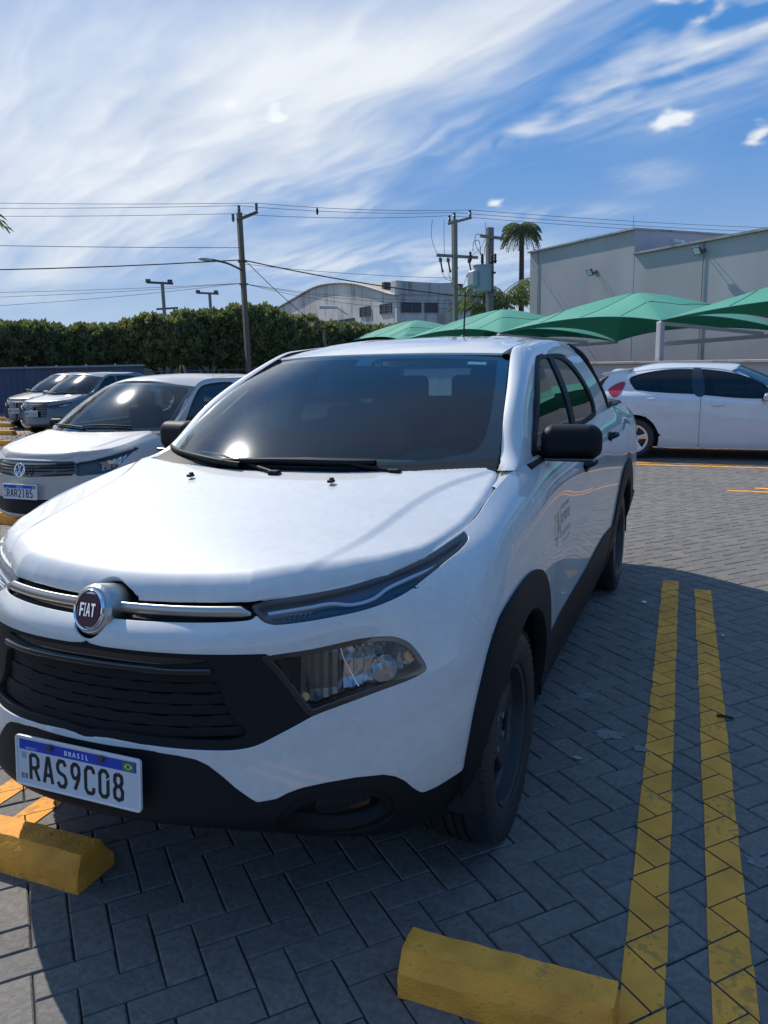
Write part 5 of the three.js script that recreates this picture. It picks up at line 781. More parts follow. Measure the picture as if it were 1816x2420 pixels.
  for (const x of [-.33, .33]) { const q = P('seat', join([box(.44, .58, .12, x, .82, cfg.seatZ, .05), box(.44, .14, .45, x, .52, cfg.seatZ + .22, .05)]), M.cloth); part(q, 'headrest', box(.24, .17, .09, x, 1.19, cfg.seatZ - .02, .04), M.cloth); }
  P('rear_seat', box(1.15, .58, .12, 0, .82, cfg.seatZ - .8, .05), M.cloth);
  P('underbody', box(cfg.half * 1.5, .1, wb + .8, 0, .22, -wb / 2), M.liner);
  for (const z of [0, -wb]) for (const s of [-1, 1]) P('wheel_liner', loft([s * (cfg.half - .03), s * .5].map((x) => steps(.06, Math.PI - .06, .2).map((a) => [x, cfg.r + Math.sin(a) * (cfg.r + .06), z + Math.cos(a) * (cfg.r + .06)]))), M.liner);
  for (const z of [0, -wb]) for (const s of [-1, 1]) addWheel(car, cfg.wheels, s * (cfg.half - .115), cfg.r, z, z * 1.7 + s, cfg.wheelMats);
  return car;
}
{
  const silver = phys([.12, .125, .13], { roughness: .35, metalness: .45, clearcoat: 1, clearcoatRoughness: .04 }), graphite = phys([.018, .019, .022], { roughness: .4, metalness: .2, clearcoat: 1, clearcoatRoughness: .04 });
  const clearGlass = phys([.66, .74, .74], { roughness: .08, transmission: 1, thickness: 0, ior: 1.52 }), dirty = phys([.47, .43, .385], { roughness: .5, clearcoat: .8, clearcoatRoughness: .10, map: dustTex }), snow = phys([.72, .725, .73], { roughness: .45, clearcoat: 1, clearcoatRoughness: .04, map: dustTex });
  const w14 = wheelSet(.29, .175, .185, { n: 8, open: .5, inner: .5, outer: .8, dish: .01, at: .2 }, 4), w16 = wheelSet(.303, .195, .208, { n: 5, open: .66, inner: .34, outer: .86, dish: .008, at: .3 }, 4), wmS = { tyre: M.rubber, rim: M.steel, disc: M.steel }, wmA = { tyre: M.rubber, rim: M.alloy, disc: M.steel };
  const small = { half: .83, wb: 2.47, nose: .80, rear: .66, bottom: .16, H: 1.45, r: .29, cowl: .93, top: [[-3.1, .98], [-2.4, .975], [-1.5, .945], [-.7, .93], [-.25, .91], [.0, .885], [.25, .835], [.5, .775], [.8, .735]], belt: [[-3.1, .975], [-2.4, .97], [-1.5, .94], [-.7, .925], [-.3, .91]], doorSplit: -1.42, fiveDoor: true, doorRear: [[-1.0, .2], [-1.0, 1.1], [-2.12, 1.1], [-2.12, .8], [-2.0, .5], [-1.95, .2]], handles: [[-1.25, .80], [-2.0, .83]],
    roofEdge: [[-3.1, 1.0], [-2.75, 1.25], [-2.5, 1.385], [-2.0, 1.405], [-1.5, 1.405], [-1.1, 1.36], [-.75, 1.17], [-.45, .98]], roofX: .585, sheetZ: [-2.95, -.32], screen: [[.925, -.06], [1.375, -.84]], screenEdge: [[-.36, .93], [-.66, 1.135], [-1.02, 1.325]], roofLine: [[-.86, 1.385], [-1.1, 1.425], [-1.6, 1.455], [-2.2, 1.44], [-2.55, 1.39], [-2.8, 1.22], [-3.0, 1.0]], rearGlass: [.80, .96],
    cab: [[-.36, .90], [-.36, .935], [-.66, 1.14], [-1.02, 1.33], [-1.3, 1.40], [-2.0, 1.425], [-2.5, 1.42], [-2.75, 1.27], [-2.95, 1.03], [-2.95, .93]], cabSharp: [0, 1, 9, 8], windows: [{ pts: [[-.62, .955], [-.85, 1.16], [-1.06, 1.285], [-1.25, 1.33], [-1.38, 1.335], [-1.38, .965]], sharp: [0, 4, 5] }, { pts: [[-1.47, 1.335], [-1.8, 1.335], [-2.05, 1.315], [-2.3, 1.2], [-2.32, 1.08], [-2.2, 1.0], [-1.47, .967]], sharp: [0, 6] }], mirror: [-.62, .955], seatZ: -1.35, wheels: w14, wheelMats: wmS };
  hatch({ ...small, name: 'hatchback_car', label: 'white hatchback with black grille band and blue-topped plate left of the pickup', at: [-4.22, 0, -3.60], paint: dirty, fine: .012, badgeMark: 'vw', slats: 4,
    grille: [[-.5, .735], [0, .74], [.44, .735], [.46, .71], [.47, .64], [.44, .605], [0, .595], [-.5, .595]], grilleY: [.60, .73], grilleSharp: [2, 5], lamp: [[.46, .715], [.56, .735], [.68, .775], [.775, .815], [.785, .80], [.765, .72], [.73, .655], [.66, .615], [.54, .605], [.47, .61]], bowls: [[.535, .665, .56, .05], [.66, .70, .44, .072]], intake: [[-.6, .415], [0, .405], [.5, .41], [.62, .43], [.66, .36], [.58, .25], [0, .24], [-.6, .25]], badge: [.665, .795, .058], plate: plateTex('RAR2I85'), plateY: .475, plateZ: .815, antenna: [-2.2, -.16], sideGlass: clearGlass, screenGlass: clearGlass,
    fiveDoor: false, doorSplit: -1.75, windows: [{ pts: [[-.62, .955], [-.85, 1.16], [-1.06, 1.285], [-1.25, 1.33], [-1.62, 1.34], [-1.72, 1.30], [-1.68, 1.0], [-1.6, .97]], sharp: [0] }, { pts: [[-1.84, 1.335], [-2.05, 1.315], [-2.3, 1.2], [-2.32, 1.08], [-2.2, 1.0], [-1.80, .98]], sharp: [0, 5] }], handles: [[-1.5, .81]] });
  const oldPlate = canvasTex(512, 168, (c, w, h) => { c.fillStyle = '#b9bcbc'; c.fillRect(0, 0, w, h); c.fillStyle = '#30343a'; c.font = 'bold 104px monospace'; c.textAlign = 'center'; c.fillText('MBV 5292', w / 2, 132); });
  hatch({ ...small, name: 'hatchback_car', label: 'silver hatchback with wide black grille parked by the blue fence', at: [-13.36, 0, -12.43], paint: silver, half: .82, fine: .02,
    grille: [[-.4, .735], [0, .74], [.36, .735], [.38, .7], [.36, .5], [.30, .43], [0, .42], [-.4, .43]], grilleY: [.43, .72], slats: 5, lamp: [[.40, .70], [.55, .73], [.70, .765], [.755, .78], [.74, .71], [.66, .655], [.5, .63], [.41, .64]], bowls: [[.5, .67, .58, .03], [.62, .695, .5, .035]], intake: [[.44, .42], [.62, .44], [.68, .40], [.60, .33], [.46, .34]], badge: [.65, .80, .045], plate: oldPlate, plateY: .53, plateZ: .80, antenna: [-1.1, -.2], mirrorMat: silver });
  hatch({ ...small, name: 'saloon_car', label: 'dark graphite car with chrome grille mark beside the silver hatchback', at: [-15.6, 0, -14.0], paint: graphite, half: .84, fine: .02,
    grille: [[-.5, .62], [0, .625], [.46, .63], [.5, .58], [.45, .36], [.35, .27], [0, .25], [-.5, .27]], grilleY: [.28, .6], slats: 4, lamp: [[.46, .67], [.6, .71], [.72, .755], [.775, .77], [.75, .70], [.66, .64], [.5, .62]], bowls: [[.56, .665, .58, .03], [.66, .695, .48, .035]], badge: [.665, .79, .05], plate: oldPlate, plateY: .49, plateZ: .82 });
  const ford = { name: 'hatchback_car', label: 'white five-door hatchback seen side-on with tinted windows and red tail lamp', paint: snow, half: .86, wb: 2.49, nose: .80, rear: .68, bottom: .17, H: 1.43, r: .303, cowl: .93, fiveDoor: true, doorSplit: -1.57, top: [[-3.2, 1.0], [-2.5, 1.02], [-2.05, 1.0], [-1.6, .96], [-.9, .90], [-.4, .88], [0, .86], [.3, .83], [.5, .78], [.8, .70]], belt: [[-3.2, 1.03], [-2.45, 1.02], [-2.05, .99], [-1.6, .95], [-1.0, .90], [-.7, .875], [-.3, .87]],
    doorRear: [[-1.4, .27], [-1.4, 1.2], [-2.46, 1.2], [-2.47, .9], [-2.38, .71], [-2.21, .50], [-2.08, .33], [-1.98, .285]], handles: [[-2.265, .895], [-1.34, .81]], roofEdge: [[-3.1, 1.15], [-2.9, 1.27], [-2.6, 1.31], [-2.24, 1.345], [-1.86, 1.36], [-1.49, 1.35], [-1.2, 1.31], [-.97, 1.24], [-.67, 1.08], [-.4, .93]], roofX: .60, taper: .10, sheetZ: [-3.05, -.38], screen: [[.90, -.12], [1.36, -1.02]], screenEdge: [[-.40, .895], [-.72, 1.09], [-1.17, 1.295]], roofLine: [[-1.04, 1.37], [-1.3, 1.40], [-1.86, 1.425], [-2.4, 1.40], [-2.75, 1.345], [-2.95, 1.28], [-3.05, 1.1], [-3.12, 1.0]], rearGlass: [.90, .985],
    cab: [[-.40, .86], [-.40, .90], [-.72, 1.095], [-1.17, 1.31], [-1.5, 1.375], [-1.86, 1.385], [-2.24, 1.37], [-2.6, 1.335], [-2.78, 1.31], [-2.92, 1.22], [-3.02, 1.03], [-3.02, .95]], cabSharp: [0, 1, 11, 10], windows: [{ pts: [[-.62, .905], [-.71, 1.06], [-.92, 1.175], [-1.2, 1.26], [-1.5, 1.305], [-1.60, 1.31], [-1.54, .965], [-1.05, .918]], sharp: [0, 5, 6] }, { pts: [[-1.69, 1.315], [-2.0, 1.318], [-2.28, 1.288], [-2.5, 1.235], [-2.585, 1.19], [-2.53, 1.09], [-2.45, 1.035], [-2.05, 1.0], [-1.65, .978]], sharp: [0, 8] }], pillar: [[-1.585, 1.32], [-1.70, 1.325], [-1.665, .975], [-1.525, .96]],
    tail: [[-2.66, 1.15], [-2.68, 1.05], [-2.78, .92], [-2.90, 1.02], [-2.84, 1.09], [-2.74, 1.14]], grille: [[-.4, .6], [0, .6], [.45, .6], [.4, .35], [0, .3], [-.4, .35]], grilleY: [.33, .58], lamp: [[.5, .68], [.65, .72], [.75, .80], [.72, .70], [.6, .63]], bowls: [[.62, .67, .5, .04]], mirror: [-.70, .93], mirrorMat: M.chrome, seatZ: -1.45, wheels: w16, wheelMats: wmA,
    spoiler: (sx) => { const pr = [[-2.58, 1.345], [-2.8, 1.315], [-3.0, 1.285], [-3.01, 1.265], [-2.93, 1.245], [-2.83, 1.205], [-2.74, 1.22], [-2.66, 1.28]]; const g = extrude(pr.map(([z, y]) => [-z, y]), 1.16, .006).translate(0, 0, -.58).rotateY(Math.PI / 2); return g; } };
  hatch({ ...ford, at: [2.80, 0, -11.02], turn: Math.PI / 2 });
}
// ---------- power line ----------
const poleMat = std([0.21, 0.165, 0.13], { roughness: 0.9, map: stainTex }), concretePole = std([0.27, 0.255, 0.235], { roughness: 0.9, map: stainTex }), ironMat = std([0.10, 0.095, 0.09], { roughness: 0.7 }), wireMat = std([0.02, 0.02, 0.022], { roughness: 0.7 }), porcelain = std([0.12, 0.14, 0.13], { roughness: 0.3 });
const pinGeo = (a, y, b) => lot(creased(lathe([[0, 0.30], [0.05, 0.29], [0.06, 0.22], [0.04, 0.2], [0.07, 0.16], [0.045, 0.13], [0.07, 0.09], [0.04, 0.05], [0.03, 0]], 12), 0.6).translate(a, y, -b));
const sag = (p, q, s) => steps(0, 1, 0.1).map((t) => [lerp(p[0], q[0], t), lerp(p[1], q[1], t) - s * 4 * t * (1 - t), lerp(p[2], q[2], t)]);
function wire(p, q, s, r, label) { const m = part(scene, numbered('overhead_wire'), tube(sag(p, q, s), r, 24, 5), wireMat); tag(m, label, 'wire', 'overhead wires'); return m; }
{
  const p1 = thing('utility_pole', 'slim brown utility pole with a street lamp arm before the hedge', 'pole');
  part(p1, 'pole', lot(join([beam([8.05, -0.1, -28.5], [8.0, 7.3, -28.5], 0.24, 0.17)])), poleMat);
  part(p1, 'crossarm', lot(beam([7.9, 7.02, -28.5], [8.62, 7.30, -28.1], 0.09, 0.10)), poleMat);
  for (const [a, y, b] of [[8.58, 7.32, 28.12], [8.0, 7.28, 28.5], [7.75, 6.95, 28.5]]) part(p1, 'insulator', pinGeo(a, y, b), porcelain);
  const l = part(p1, 'lamp_arm', lot(tube([[8.0, 5.15, -28.4], [7.3, 5.35, -28.0], [6.6, 5.42, -27.6]], 0.04, 16, 8)), ironMat); part(l, 'lamp_head', lot(T(new THREE.SphereGeometry(1, 16, 10), 0, 0, 0).scale(0.34, 0.07, 0.13).rotateY(0.5).translate(6.35, 5.41, -27.5)), steelGrey);
  part(p1, 'cable_clamp', lot(join([box(0.3, 0.06, 0.26, 8.02, 5.5, -28.5), box(0.3, 0.05, 0.26, 8.03, 4.65, -28.5)])), ironMat);
  const p2 = thing('utility_pole', 'concrete utility pole with double crossarm and fuse cutouts behind the canopies', 'pole'), a = 16.5, b = 26.7;
  part(p2, 'pole', lot(beam([a + 0.02, -0.1, -b], [a, 7.2, -b], 0.20, 0.17)), concretePole); part(p2, 'crossarm', lot(beam([a - 0.42, 6.98, -b + 0.22], [a + 0.62, 7.26, -b + 0.3], 0.09, 0.10)), concretePole, 'upper arm with pin insulators'); part(p2, 'crossarm', lot(beam([a - 0.95, 5.75, -b + 0.2], [a + 0.98, 5.72, -b + 0.2], 0.10, 0.11)), concretePole, 'lower arm with fuse cutouts');
  for (const [x, y, z] of [[a - 0.36, 7.02, b - 0.22], [a + 0.56, 7.26, b - 0.3], [a, 7.18, b]]) part(p2, 'insulator', pinGeo(x, y, z), porcelain);
  for (const x of [-0.86, -0.5, 0.5]) part(p2, 'fuse_cutout', lot(join([rod([a + x, 5.65, -b + 0.3], [a + x + 0.1, 5.1, -b + 0.32], 0.035), box(0.1, 0.14, 0.1, a + x + 0.02, 5.55, -b + 0.3), box(0.07, 0.1, 0.08, a + x + 0.1, 5.12, -b + 0.32)])), ironMat);
  const jump = (pts) => lot(tube(pts.map(([x, y]) => [a + x * 0.57, y, -b + 0.3]), 0.010, 24, 5));
  for (const q of [[[-2.1, 7.1], [-2.2, 6.5], [-1.9, 5.95], [-1.5, 5.65]], [[-1.15, 7.1], [-1.17, 6.5], [-1.15, 5.75]], [[2.3, 7.1], [2.3, 6.6], [1.9, 6.1], [0.75, 5.65]], [[-1.35, 5.1], [-1.0, 4.8], [-0.5, 4.8], [0, 5.3]], [[-0.8, 5.05], [-0.5, 4.6], [0.1, 4.4], [0.6, 4.8], [0.85, 5.1]]]) part(p2, 'jumper_cable', jump(q), wireMat);
  const p3 = thing('utility_pole', 'thick grey concrete pole carrying a transformer beside the palms', 'pole'), c = 16.4, d = 23.9;
  part(p3, 'pole', lot(beam([c, -0.1, -d], [c, 6.45, -d], 0.24, 0.20)), concretePole); part(p3, 'crossarm', lot(beam([c - 0.55, 6.1, -d + 0.2], [c + 0.5, 6.05, -d + 0.2], 0.09, 0.1)), concretePole); part(p3, 'strap', lot(join([box(0.36, 0.07, 0.32, c, 4.8, -d), box(0.36, 0.07, 0.32, c, 4.15, -d)])), ironMat);
  part(p3, 'cable_loop', lot(tube([[c + 0.2, 2.9, -d], [c + 0.42, 2.75, -d], [c + 0.46, 2.4, -d], [c + 0.3, 2.05, -d], [c + 0.18, 2.0, -d]], 0.04, 24, 8)), wireMat); part(p3, 'down_cable', lot(tube([[c - 0.35, 4.0, -d + 0.15], [c - 0.36, 3.0, -d + 0.18], [c - 0.25, 2.3, -d + 0.2]], 0.025, 16, 6)), wireMat);
  const tr = thing('transformer', 'pale grey pole-mounted transformer with black bushings', 'transformer'), tm = std([0.34, 0.36, 0.38], { roughness: 0.55 });
  part(tr, 'tank', lot(join([T(new THREE.CylinderGeometry(0.34, 0.33, 0.9, 28), c - 0.62, 4.52, -d + 0.45), T(new THREE.CylinderGeometry(0.36, 0.36, 0.05, 28), c - 0.62, 4.99, -d + 0.45)])), tm); part(tr, 'radiator', lot(box(0.22, 0.62, 0.55, c - 1.03, 4.52, -d + 0.45, 0.12)), tm); part(tr, 'mounting_frame', lot(join([box(0.5, 0.06, 0.3, c - 0.3, 4.12, -d + 0.2), box(0.5, 0.06, 0.3, c - 0.3, 4.8, -d + 0.2)])), ironMat);
  for (const [x, z, h] of [[-1.05, 0.3, 5.15], [-0.72, 0.6, 5.05], [-0.52, 0.3, 5.05], [-0.3, 0.62, 5.05], [-0.05, 0.45, 5.1]]) part(tr, 'bushing', lot(creased(lathe([[0, 0.36], [0.03, 0.35], [0.06, 0.3], [0.035, 0.26], [0.065, 0.2], [0.035, 0.16], [0.065, 0.1], [0.04, 0]], 10), 0.6).translate(c + x, h, -d + z)), wireMat);
  const lead = (pts) => part(tr, 'lead_wire', lot(tube(pts.map(([x, y]) => [c + x, y, -d + 0.4]), 0.012, 24, 5)), wireMat);
  lead([[-1.0, 5.5], [-0.95, 5.85], [-0.75, 5.9], [-0.65, 5.4]]); lead([[-0.5, 5.4], [-0.45, 5.75], [-0.35, 5.8], [-0.28, 5.4]]); lead([[-0.66, 5.4], [-0.9, 5.8], [-0.85, 6.1], [-0.5, 6.1]]);
  // wires
  const L = (q) => { const v = ab(q[0], q[2], q[1]); return v; };
  const top1 = [[8.58, 7.62, 28.12], [8.0, 7.56, 28.5], [7.75, 7.25, 28.5]], top2 = [[a + 0.56, 7.56, b - 0.3], [a, 7.48, b], [a - 0.36, 7.3, b - 0.22]], off = [[-26, 8.6, 37], [-27, 8.3, 38], [-27.4, 8.1, 38.2]], far = [[60, 8.2, 20], [60, 8.0, 20.6], [60, 7.8, 20.8]];
  top1.forEach((p, k) => { wire(L(off[k]), L(p), 0.5, 0.009, 'thin high wire running left from the slim brown pole'); wire(L(p), L(top2[k]), 0.12, 0.009, 'thin high wire between the slim brown pole and the crossarm pole'); wire(L(top2[k]), L(far[k]), 0.6, 0.009, 'thin high wire running right past the palm crown'); });
  wire(L([8.0, 5.55, 28.4]), L([-26, 6.1, 36]), 0.7, 0.024, 'thick dark cable running left from below the lamp arm'); wire(L([8.0, 5.55, 28.4]), L([a, 4.2, b]), 0.12, 0.024, 'thick dark cable sloping down between the two tall poles'); wire(L([a, 4.2, b]), L([40, 4.4, 22]), 0.3, 0.022, 'thick dark cable continuing right from the crossarm pole');
  wire(L([8.0, 5.4, 28.4]), L([a, 4.9, b]), 0.1, 0.009, 'thin cable sagging above the thick cable between poles'); wire(L([8.0, 6.0, 28.4]), L([-26, 6.9, 36]), 0.3, 0.012, 'thin wire running left above the thick cable'); wire(L([8.0, 5.6, 28.3]), L([11.6, 2.9, 29.2]), 0.12, 0.014, 'slack service wire dropping from the pole to the short post');
  for (const k of [0, 0.14, 0.4]) { wire(L([8.0, 4.68, 28.4]), L([-26, 5.2 - k * 1.6, 36]), 0.6 + k, 0.008, 'bundle of thin wires running left below the lamp arm'); wire(L([8.0, 4.66, 28.4]), L([a, 4.0 - k * 0.8, b]), 0.18 + k * 0.3, 0.008, 'bundle of thin wires crossing the warehouse front'); }
  const sp = thing('service_post', 'short thin post with a meter hook in front of the hedge', 'post'); part(sp, 'post', lot(beam([11.65, -0.1, -29.2], [11.6, 2.95, -29.2], 0.11, 0.11)), poleMat); part(sp, 'hook', lot(tube([[11.55, 2.85, -29.2], [11.35, 2.95, -29.2], [11.3, 2.75, -29.2]], 0.02, 12, 6)), ironMat);
  for (const [x, y, z, label, lowarm] of [[9.2, 7.05, 52, 'distant concrete lamp post with a T-shaped head beyond the hedge', 5.3], [14.2, 7.15, 60, 'most distant lamp post with a low side arm beyond the hedge', 5.0]]) { const lp = thing('lamp_post', label, 'lamp post'); part(lp, 'post', lot(beam([x, -0.1, -z], [x, y, -z], 0.2, 0.17)), concretePole); part(lp, 'lamp_head', lot(join([beam([x - 1.0, y - 0.05, -z], [x + 0.7, y - 0.1, -z], 0.12, 0.14), box(0.3, 0.2, 0.2, x - 0.9, y + 0.05, -z), box(0.3, 0.2, 0.2, x + 0.5, y + 0.05, -z)])), ironMat); part(lp, 'side_arm', lot(beam([x - 0.5, lowarm, -z], [x + 0.9, lowarm + 0.1, -z], 0.1, 0.12)), ironMat); }
  const bird = thing('wire_marker', 'small dark spiral marker hanging on the high wire', 'marker'); part(bird, 'marker_body', lot(T(new THREE.SphereGeometry(1, 10, 8)).scale(0.05, 0.14, 0.05).translate(10.9, 7.38, -27.7)), wireMat);
}
// ---------- hedge trees, palms, fence ----------
const leafGeo = (() => { const l = []; for (let k = 0; k < 5; k++) { const g = new THREE.BufferGeometry(), w = 0.055, h = 0.15; g.setAttribute('position', new THREE.Float32BufferAttribute([0, 0, 0, w, h * 0.45, 0.012, 0, h, -0.01, -w, h * 0.45, 0.012], 3)); g.setAttribute('uv', new THREE.Float32BufferAttribute([.5, 0, 1, .5, .5, 1, 0, .5], 2)); g.setIndex([0, 1, 3, 1, 2, 3]); g.computeVertexNormals(); g.rotateX(rr(0.3, 1.3)); g.rotateY(k * 1.2566 + rr(-0.4, 0.4)); g.translate(0, rr(-0.04, 0.05), 0); l.push(g); } return join(l); })();
const leafMats = [[0.150, 0.195, 0.065], [0.185, 0.220, 0.080], [0.125, 0.170, 0.058]].map((c) => phys(c, { roughness: 0.95, transmission: 0.42, thickness: 0 }));
const barkMat = std([0.085, 0.07, 0.055], { roughness: 0.95, map: stainTex });
function hedgeTree(a, b, w, d, y0, y1, label, n, mat) {
  const t = thing('hedge_tree', label, 'tree', ab(a, b), 0, 'clipped trees along the blue fence'), [X, , Z] = [0, 0, 0];
  const trunk = [rod([0, -0.1, 0], [0.03, 0.95, 0.02], 0.17, 0.12, 10)];
  for (let k = 0; k < 6; k++) { const e = k / 6 * 6.283 + rr(-0.3, 0.3), l = rr(0.5, 0.9); trunk.push(rod([0.03, 0.9, 0.02], [Math.cos(e) * l * w * 0.32, y0 + rr(0.1, 0.5), Math.sin(e) * l * d * 0.4], 0.075, 0.035, 7)); }
  part(t, 'trunk', join(trunk), barkMat);
  const im = new THREE.InstancedMesh(leafGeo, mat, n), o = new THREE.Object3D(), col = new THREE.Color(); im.name = 'crown'; im.userData.kind = 'stuff'; im.castShadow = im.receiveShadow = true;
  for (let k = 0; k < n; k++) {                  // most leaves near the clipped outside, some through the middle; lumps and dents follow noise
    let x, y, z, ok = 0;
    for (let tr = 0; tr < 12 && !ok; tr++) { x = rr(-1, 1); y = rr(0, 1); z = rr(-1, 1); const e = Math.pow(Math.abs(x), 2.6) + Math.pow(Math.abs(z), 2.6) + Math.pow(Math.abs(y * 2 - 1), 2.8), lump = 0.98 + fbm(x * w * 0.9 + a * 3.7, y * 2.2, z * d * 0.9 + b, 4) * 1.5; ok = e < lump && (e > lump * 0.30 || rnd() < 0.25); }
    const wx = x * w / 2, wz = z * d / 2, v = ab(wx, wz); o.position.set(v[0], lerp(y0, y1, y) + rr(-0.05, 0.05), v[2]); o.rotation.set(rr(-0.9, 0.9), rr(0, 6.28), rr(-0.9, 0.9)); o.scale.setScalar(rr(0.6, 1.7)); o.updateMatrix(); im.setMatrixAt(k, o.matrix);
    const q = rr(0.6, 1.4) * (0.95 + 0.35 * fbm(wx * 1.3 + a, y * 2, wz * 1.3, 2)); im.setColorAt(k, col.setRGB(q * rr(0.9, 1.35), q, q * rr(0.6, 1)));
  }
  t.add(im); return t;
}
{
  const hs = [[-5.2, 3.3], [-2.5, 3.4], [0.1, 3.15], [2.7, 3.25], [5.2, 3.35], [7.2, 3.6], [9.2, 4.05], [11.3, 3.45], [13.4, 3.25], [15.6, 2.95]], words = ['at the far end by the tall palm', 'above the dark grey car', 'above the silver hatchback', 'right of the silver hatchback', 'with its trunk showing above the white hatchback roof', 'left of the slim utility pole', 'tallest of the row, right behind the slim utility pole', 'behind the short service post', 'left of the farthest green canopy', 'at the end by the farthest green canopy'];
  hs.forEach(([a, h], k) => hedgeTree(a, 31.2 + (k % 2) * 0.2, k === 6 ? 3.0 : 2.95 + (k % 3) * 0.25, 2.6, 1.55 - (k > 5 ? 0.95 : 0), h + 0.06 + [0.1, -0.1, 0.05, -0.12, 0.12][k % 5], 'clipped dense green tree ' + words[k], k > 5 ? 5200 : 3600, leafMats[k % 3]));
}
function frond(len, droop, base, dir, lift, mat, n = 22) {  // arching rib with drooping leaflets
  const out = [], P = (t) => [dir[0] * len * t * (1 - 0.12 * t), lift * len * t - droop * len * t * t, dir[1] * len * t * (1 - 0.12 * t)];
  out.push(tube(steps(0, 1, 0.2).map(P), 0.018, 10, 5));
  const side = [-dir[1], dir[0]];
  for (let k = 2; k < n; k++) for (const s of [-1, 1]) {
    const t = k / n, p = P(t), l = len * 0.30 * Math.sin(Math.PI * (0.12 + 0.84 * t)) + 0.08, e = [p[0] + dir[0] * l * 0.45 + side[0] * s * l * rr(0.55, 0.85), p[1] - l * rr(0.35, 0.75), p[2] + dir[1] * l * 0.45 + side[1] * s * l * rr(0.55, 0.85)], w = 0.028;
    const g = new THREE.BufferGeometry(); g.setAttribute('position', new THREE.Float32BufferAttribute([p[0], p[1], p[2], lerp(p[0], e[0], .5) + dir[0] * w, lerp(p[1], e[1], .4) + 0.02, lerp(p[2], e[2], .5) + dir[1] * w, ...e, lerp(p[0], e[0], .5) - dir[0] * w, lerp(p[1], e[1], .4), lerp(p[2], e[2], .5) - dir[1] * w], 3)); g.setAttribute('uv', new THREE.Float32BufferAttribute([0, 0, 1, 0, 1, 1, 0, 1], 2)); g.setIndex([0, 1, 2, 0, 2, 3]); g.computeVertexNormals(); out.push(g);
  }
  return join(out).translate(...base);
}
function palm(a, b, h, r, nf, len, label, { droop = 0.75, low = 0.1, high = 0.9, trunkMat = barkMat } = {}) {
  const t = thing('palm_tree', label, 'palm', ab(a, b)); const rings = []; for (let y = -0.1; y < h; y += 0.18) { const k = 1 - 0.35 * clamp(y / h); rings.push([r * k * 1.06, y], [r * k, y + 0.06], [r * k, y + 0.16]); }
  part(t, 'trunk', creased(lathe(rings, 14), 0.8), trunkMat);
  for (let k = 0; k < nf; k++) { const e = k * 2.39996 + rr(-0.2, 0.2), q = k / nf; part(t, 'frond', frond(len * rr(0.85, 1.1), droop * rr(0.85, 1.15), [0, h, 0], [Math.cos(e), Math.sin(e)], lerp(high, low, q), null), leafMats[k % 3]); }
  return t;
}
palm(20.75, 28.0, 7.35, 0.15, 34, 1.0, 'tall slender palm with a shaggy crown beside the grey building', { droop: 0.95, low: -0.25, high: 0.75 });
palm(19.2, 26.9, 4.0, 0.13, 15, 2.2, 'low bushy palm against the corner of the grey building', { droop: 0.62, low: 0.25, high: 1.15 });
palm(18.4, 27.2, 3.6, 0.10, 12, 2.0, 'low feathery palm left of the bushy palm', { droop: 0.6, low: 0.3, high: 1.2 });
palm(-3.35, 20.5, 6.7, 0.2, 17, 3.3, 'tall palm whose drooping fronds reach in over the dark grey car', { droop: 0.75, low: -0.1, high: 0.7 });
{
  const s = thing('palm_stump', 'dead palm trunk with a splintered top behind the transformer pole', 'trunk', ab(18.3, 27.0)); const q = []; for (let k = 0; k < 9; k++) { const e = k / 9 * 6.283; q.push(rod([Math.cos(e) * 0.14, 4.3, Math.sin(e) * 0.14], [Math.cos(e) * 0.15, 4.6 + rr(0, 0.35), Math.sin(e) * 0.15], 0.055, 0.01, 5)); }
  part(s, 'trunk', creased(lathe([[0.26, -0.1], [0.24, 1], [0.2, 2.5], [0.21, 4.0], [0.18, 4.4]], 14), 0.6), barkMat); part(s, 'splinters', join(q), barkMat);
}
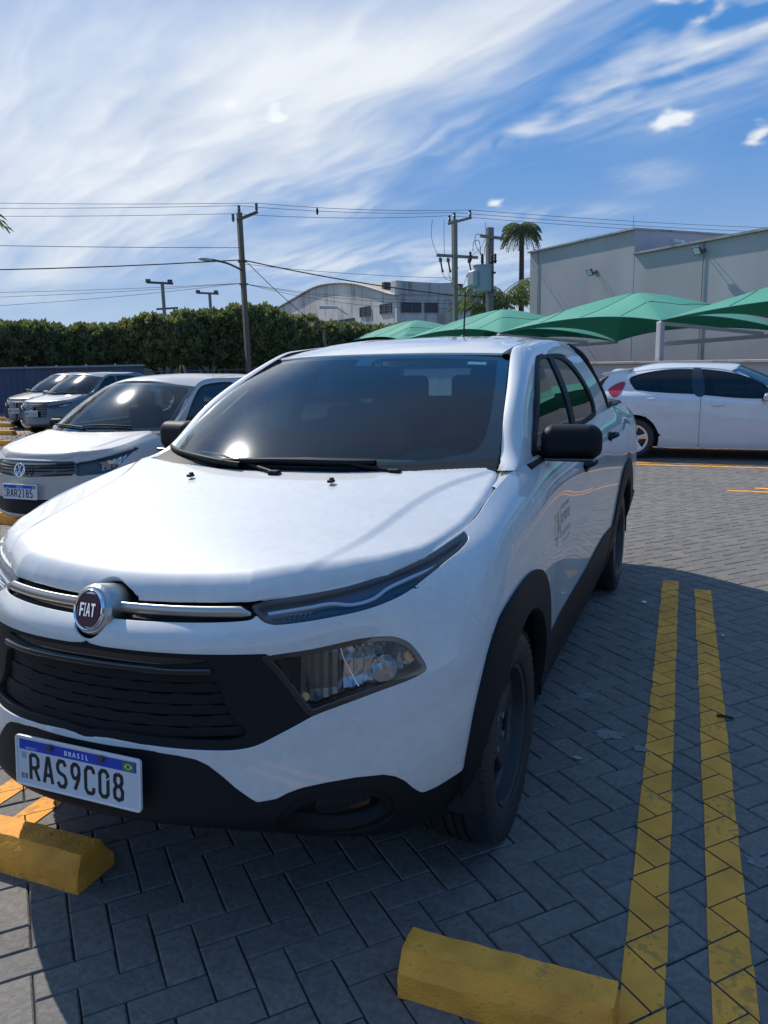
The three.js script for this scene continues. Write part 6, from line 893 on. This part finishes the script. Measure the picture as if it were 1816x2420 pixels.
{
  const blue = std([0.095, 0.125, 0.20], { roughness: 0.6, map: stainTex }), f = thing('metal_fence', 'blue-grey corrugated metal fence behind the parked grey cars', 'fence');
  for (let k = 0; k < 11; k++) { const a0 = -7.2 + k * 1.02, pts = []; for (let q = 0; q <= 20; q++) pts.push([a0 + q * 0.0505, (q % 4 < 2 ? 0 : 0.04)]); part(f, 'fence_sheet', lot(loft([0.05, 1.62].map((y) => pts.map(([a, o]) => [a, y, -28.6 - o])))), blue); part(f, 'fence_post', abBox(a0 - 0.03, a0 + 0.03, 0, 1.70, 28.66, 28.72), steelGrey); }
  part(f, 'fence_rail', join([abBox(-7.2, 4.05, 1.60, 1.66, 28.55, 28.61)]), std([0.3, 0.32, 0.34]));
  const rl = thing('railing', 'open post railing between the corrugated fence and the banners', 'railing'); for (let k = 0; k < 9; k++) part(rl, 'railing_post', abBox(4.1 + k * 0.5, 4.14 + k * 0.5, 0, 1.45, 28.6, 28.64), ironMat); part(rl, 'railing_bar', join([abBox(4.1, 8.2, 1.36, 1.40, 28.58, 28.6)]), ironMat); part(rl, 'railing_bar', abBox(4.1, 8.2, 0.30, 0.34, 28.58, 28.6), ironMat);
  const bn = thing('banner_fence', 'grey fence panels hung with green and white banners', 'fence'); part(bn, 'fence_panel', abBox(8.25, 16, 0.05, 1.45, 28.62, 28.68), std([0.20, 0.23, 0.26], { roughness: 0.8, map: stainTex })); 
  for (let k = 0; k < 4; k++) { const a0 = 8.7 + k * 1.7; part(bn, 'green_banner', abBox(a0, a0 + 0.38, 0.25, 1.35, 28.60, 28.615), std([0.02, 0.22, 0.09])); part(bn, 'white_banner', abBox(a0 + 0.42, a0 + 1.25, 0.25, 1.35, 28.60, 28.615), k ? std([0.55, 0.57, 0.58]) : bannerMat()); }
  function bannerMat() { const t = canvasTex(256, 340, (g, w, h) => { g.fillStyle = '#c9ced0'; g.fillRect(0, 0, w, h); g.fillStyle = '#7d8688'; g.font = 'italic bold 44px serif'; g.textAlign = 'center'; g.fillText('Nonino', w / 2, h * 0.52); }); return std([1, 1, 1], { map: t, roughness: 0.8 }); }
  // a low playful building and open ground beyond the railing
  const sc = thing('nursery_building', 'low cream building with blue dado and orange window frames beyond the railing', 'building');
  part(sc, 'wall', worldUV(abBox(3.2, 12, 0, 2.6, 39, 42)), std([0.5, 0.46, 0.36], { roughness: 0.9, map: stainTex })); part(sc, 'dado', abBox(3.15, 12, 0, 1.15, 38.93, 38.99), std([0.06, 0.17, 0.34])); part(sc, 'roof', abBox(2.8, 12.4, 2.6, 2.75, 38.4, 42.4), std([0.35, 0.33, 0.3]));
  for (const [a0, a1] of [[4.0, 5.3], [7.2, 8.4], [9.4, 10.4]]) { const w = part(sc, 'window', abBox(a0, a1, 1.2, 2.1, 38.9, 38.96), std([0.05, 0.06, 0.07], { roughness: 0.2 })); part(w, 'window_frame', join([abBox(a0 - 0.08, a1 + 0.08, 1.12, 1.22, 38.85, 38.89), abBox(a0 - 0.08, a0 + 0.04, 1.22, 2.15, 38.85, 38.89), abBox(a1 - 0.04, a1 + 0.08, 1.22, 2.15, 38.85, 38.89), abBox(a0 - 0.08, a1 + 0.08, 2.15, 2.22, 38.85, 38.89)]), std([0.62, 0.27, 0.03])); }
  const sl = thing('playground_ladder', 'white A-frame play ladder by the hedge trunk', 'ladder'); part(sl, 'frame', lot(join([rod([6.9, 0, -33.6], [6.5, 1.9, -33.9], 0.03), rod([6.9, 0, -34.2], [6.5, 1.9, -33.9], 0.03), rod([6.1, 0, -33.9], [6.5, 1.9, -33.9], 0.03)])), std([0.6, 0.6, 0.58]));
  const tl = new THREE.InstancedMesh(leafGeo, leafMats[2], 9000), o = new THREE.Object3D(); tl.name = 'distant_trees'; tl.userData = { kind: 'stuff', label: 'dark line of distant trees beyond the fence', category: 'trees' }; for (let k = 0; k < 9000; k++) { const a = rr(-60, 60), v = ab(a, 78 + rr(-2, 2), rr(0, 3.2 + 1.3 * fbm(a * 0.21, 3, 1, 3) * 2)); o.position.set(...v); o.rotation.set(rr(-1, 1), rr(0, 6.3), rr(-1, 1)); o.scale.setScalar(rr(4, 7)); o.updateMatrix(); tl.setMatrixAt(k, o.matrix); } tl.castShadow = tl.receiveShadow = true; scene.add(tl);
  structure('grass_verge', worldUV(abBox(-12, 18, -0.05, 0.012, 30.2, 38)), std([0.07, 0.10, 0.03], { roughness: 1, map: concreteTex }));
}
renderer.render(scene, camera);
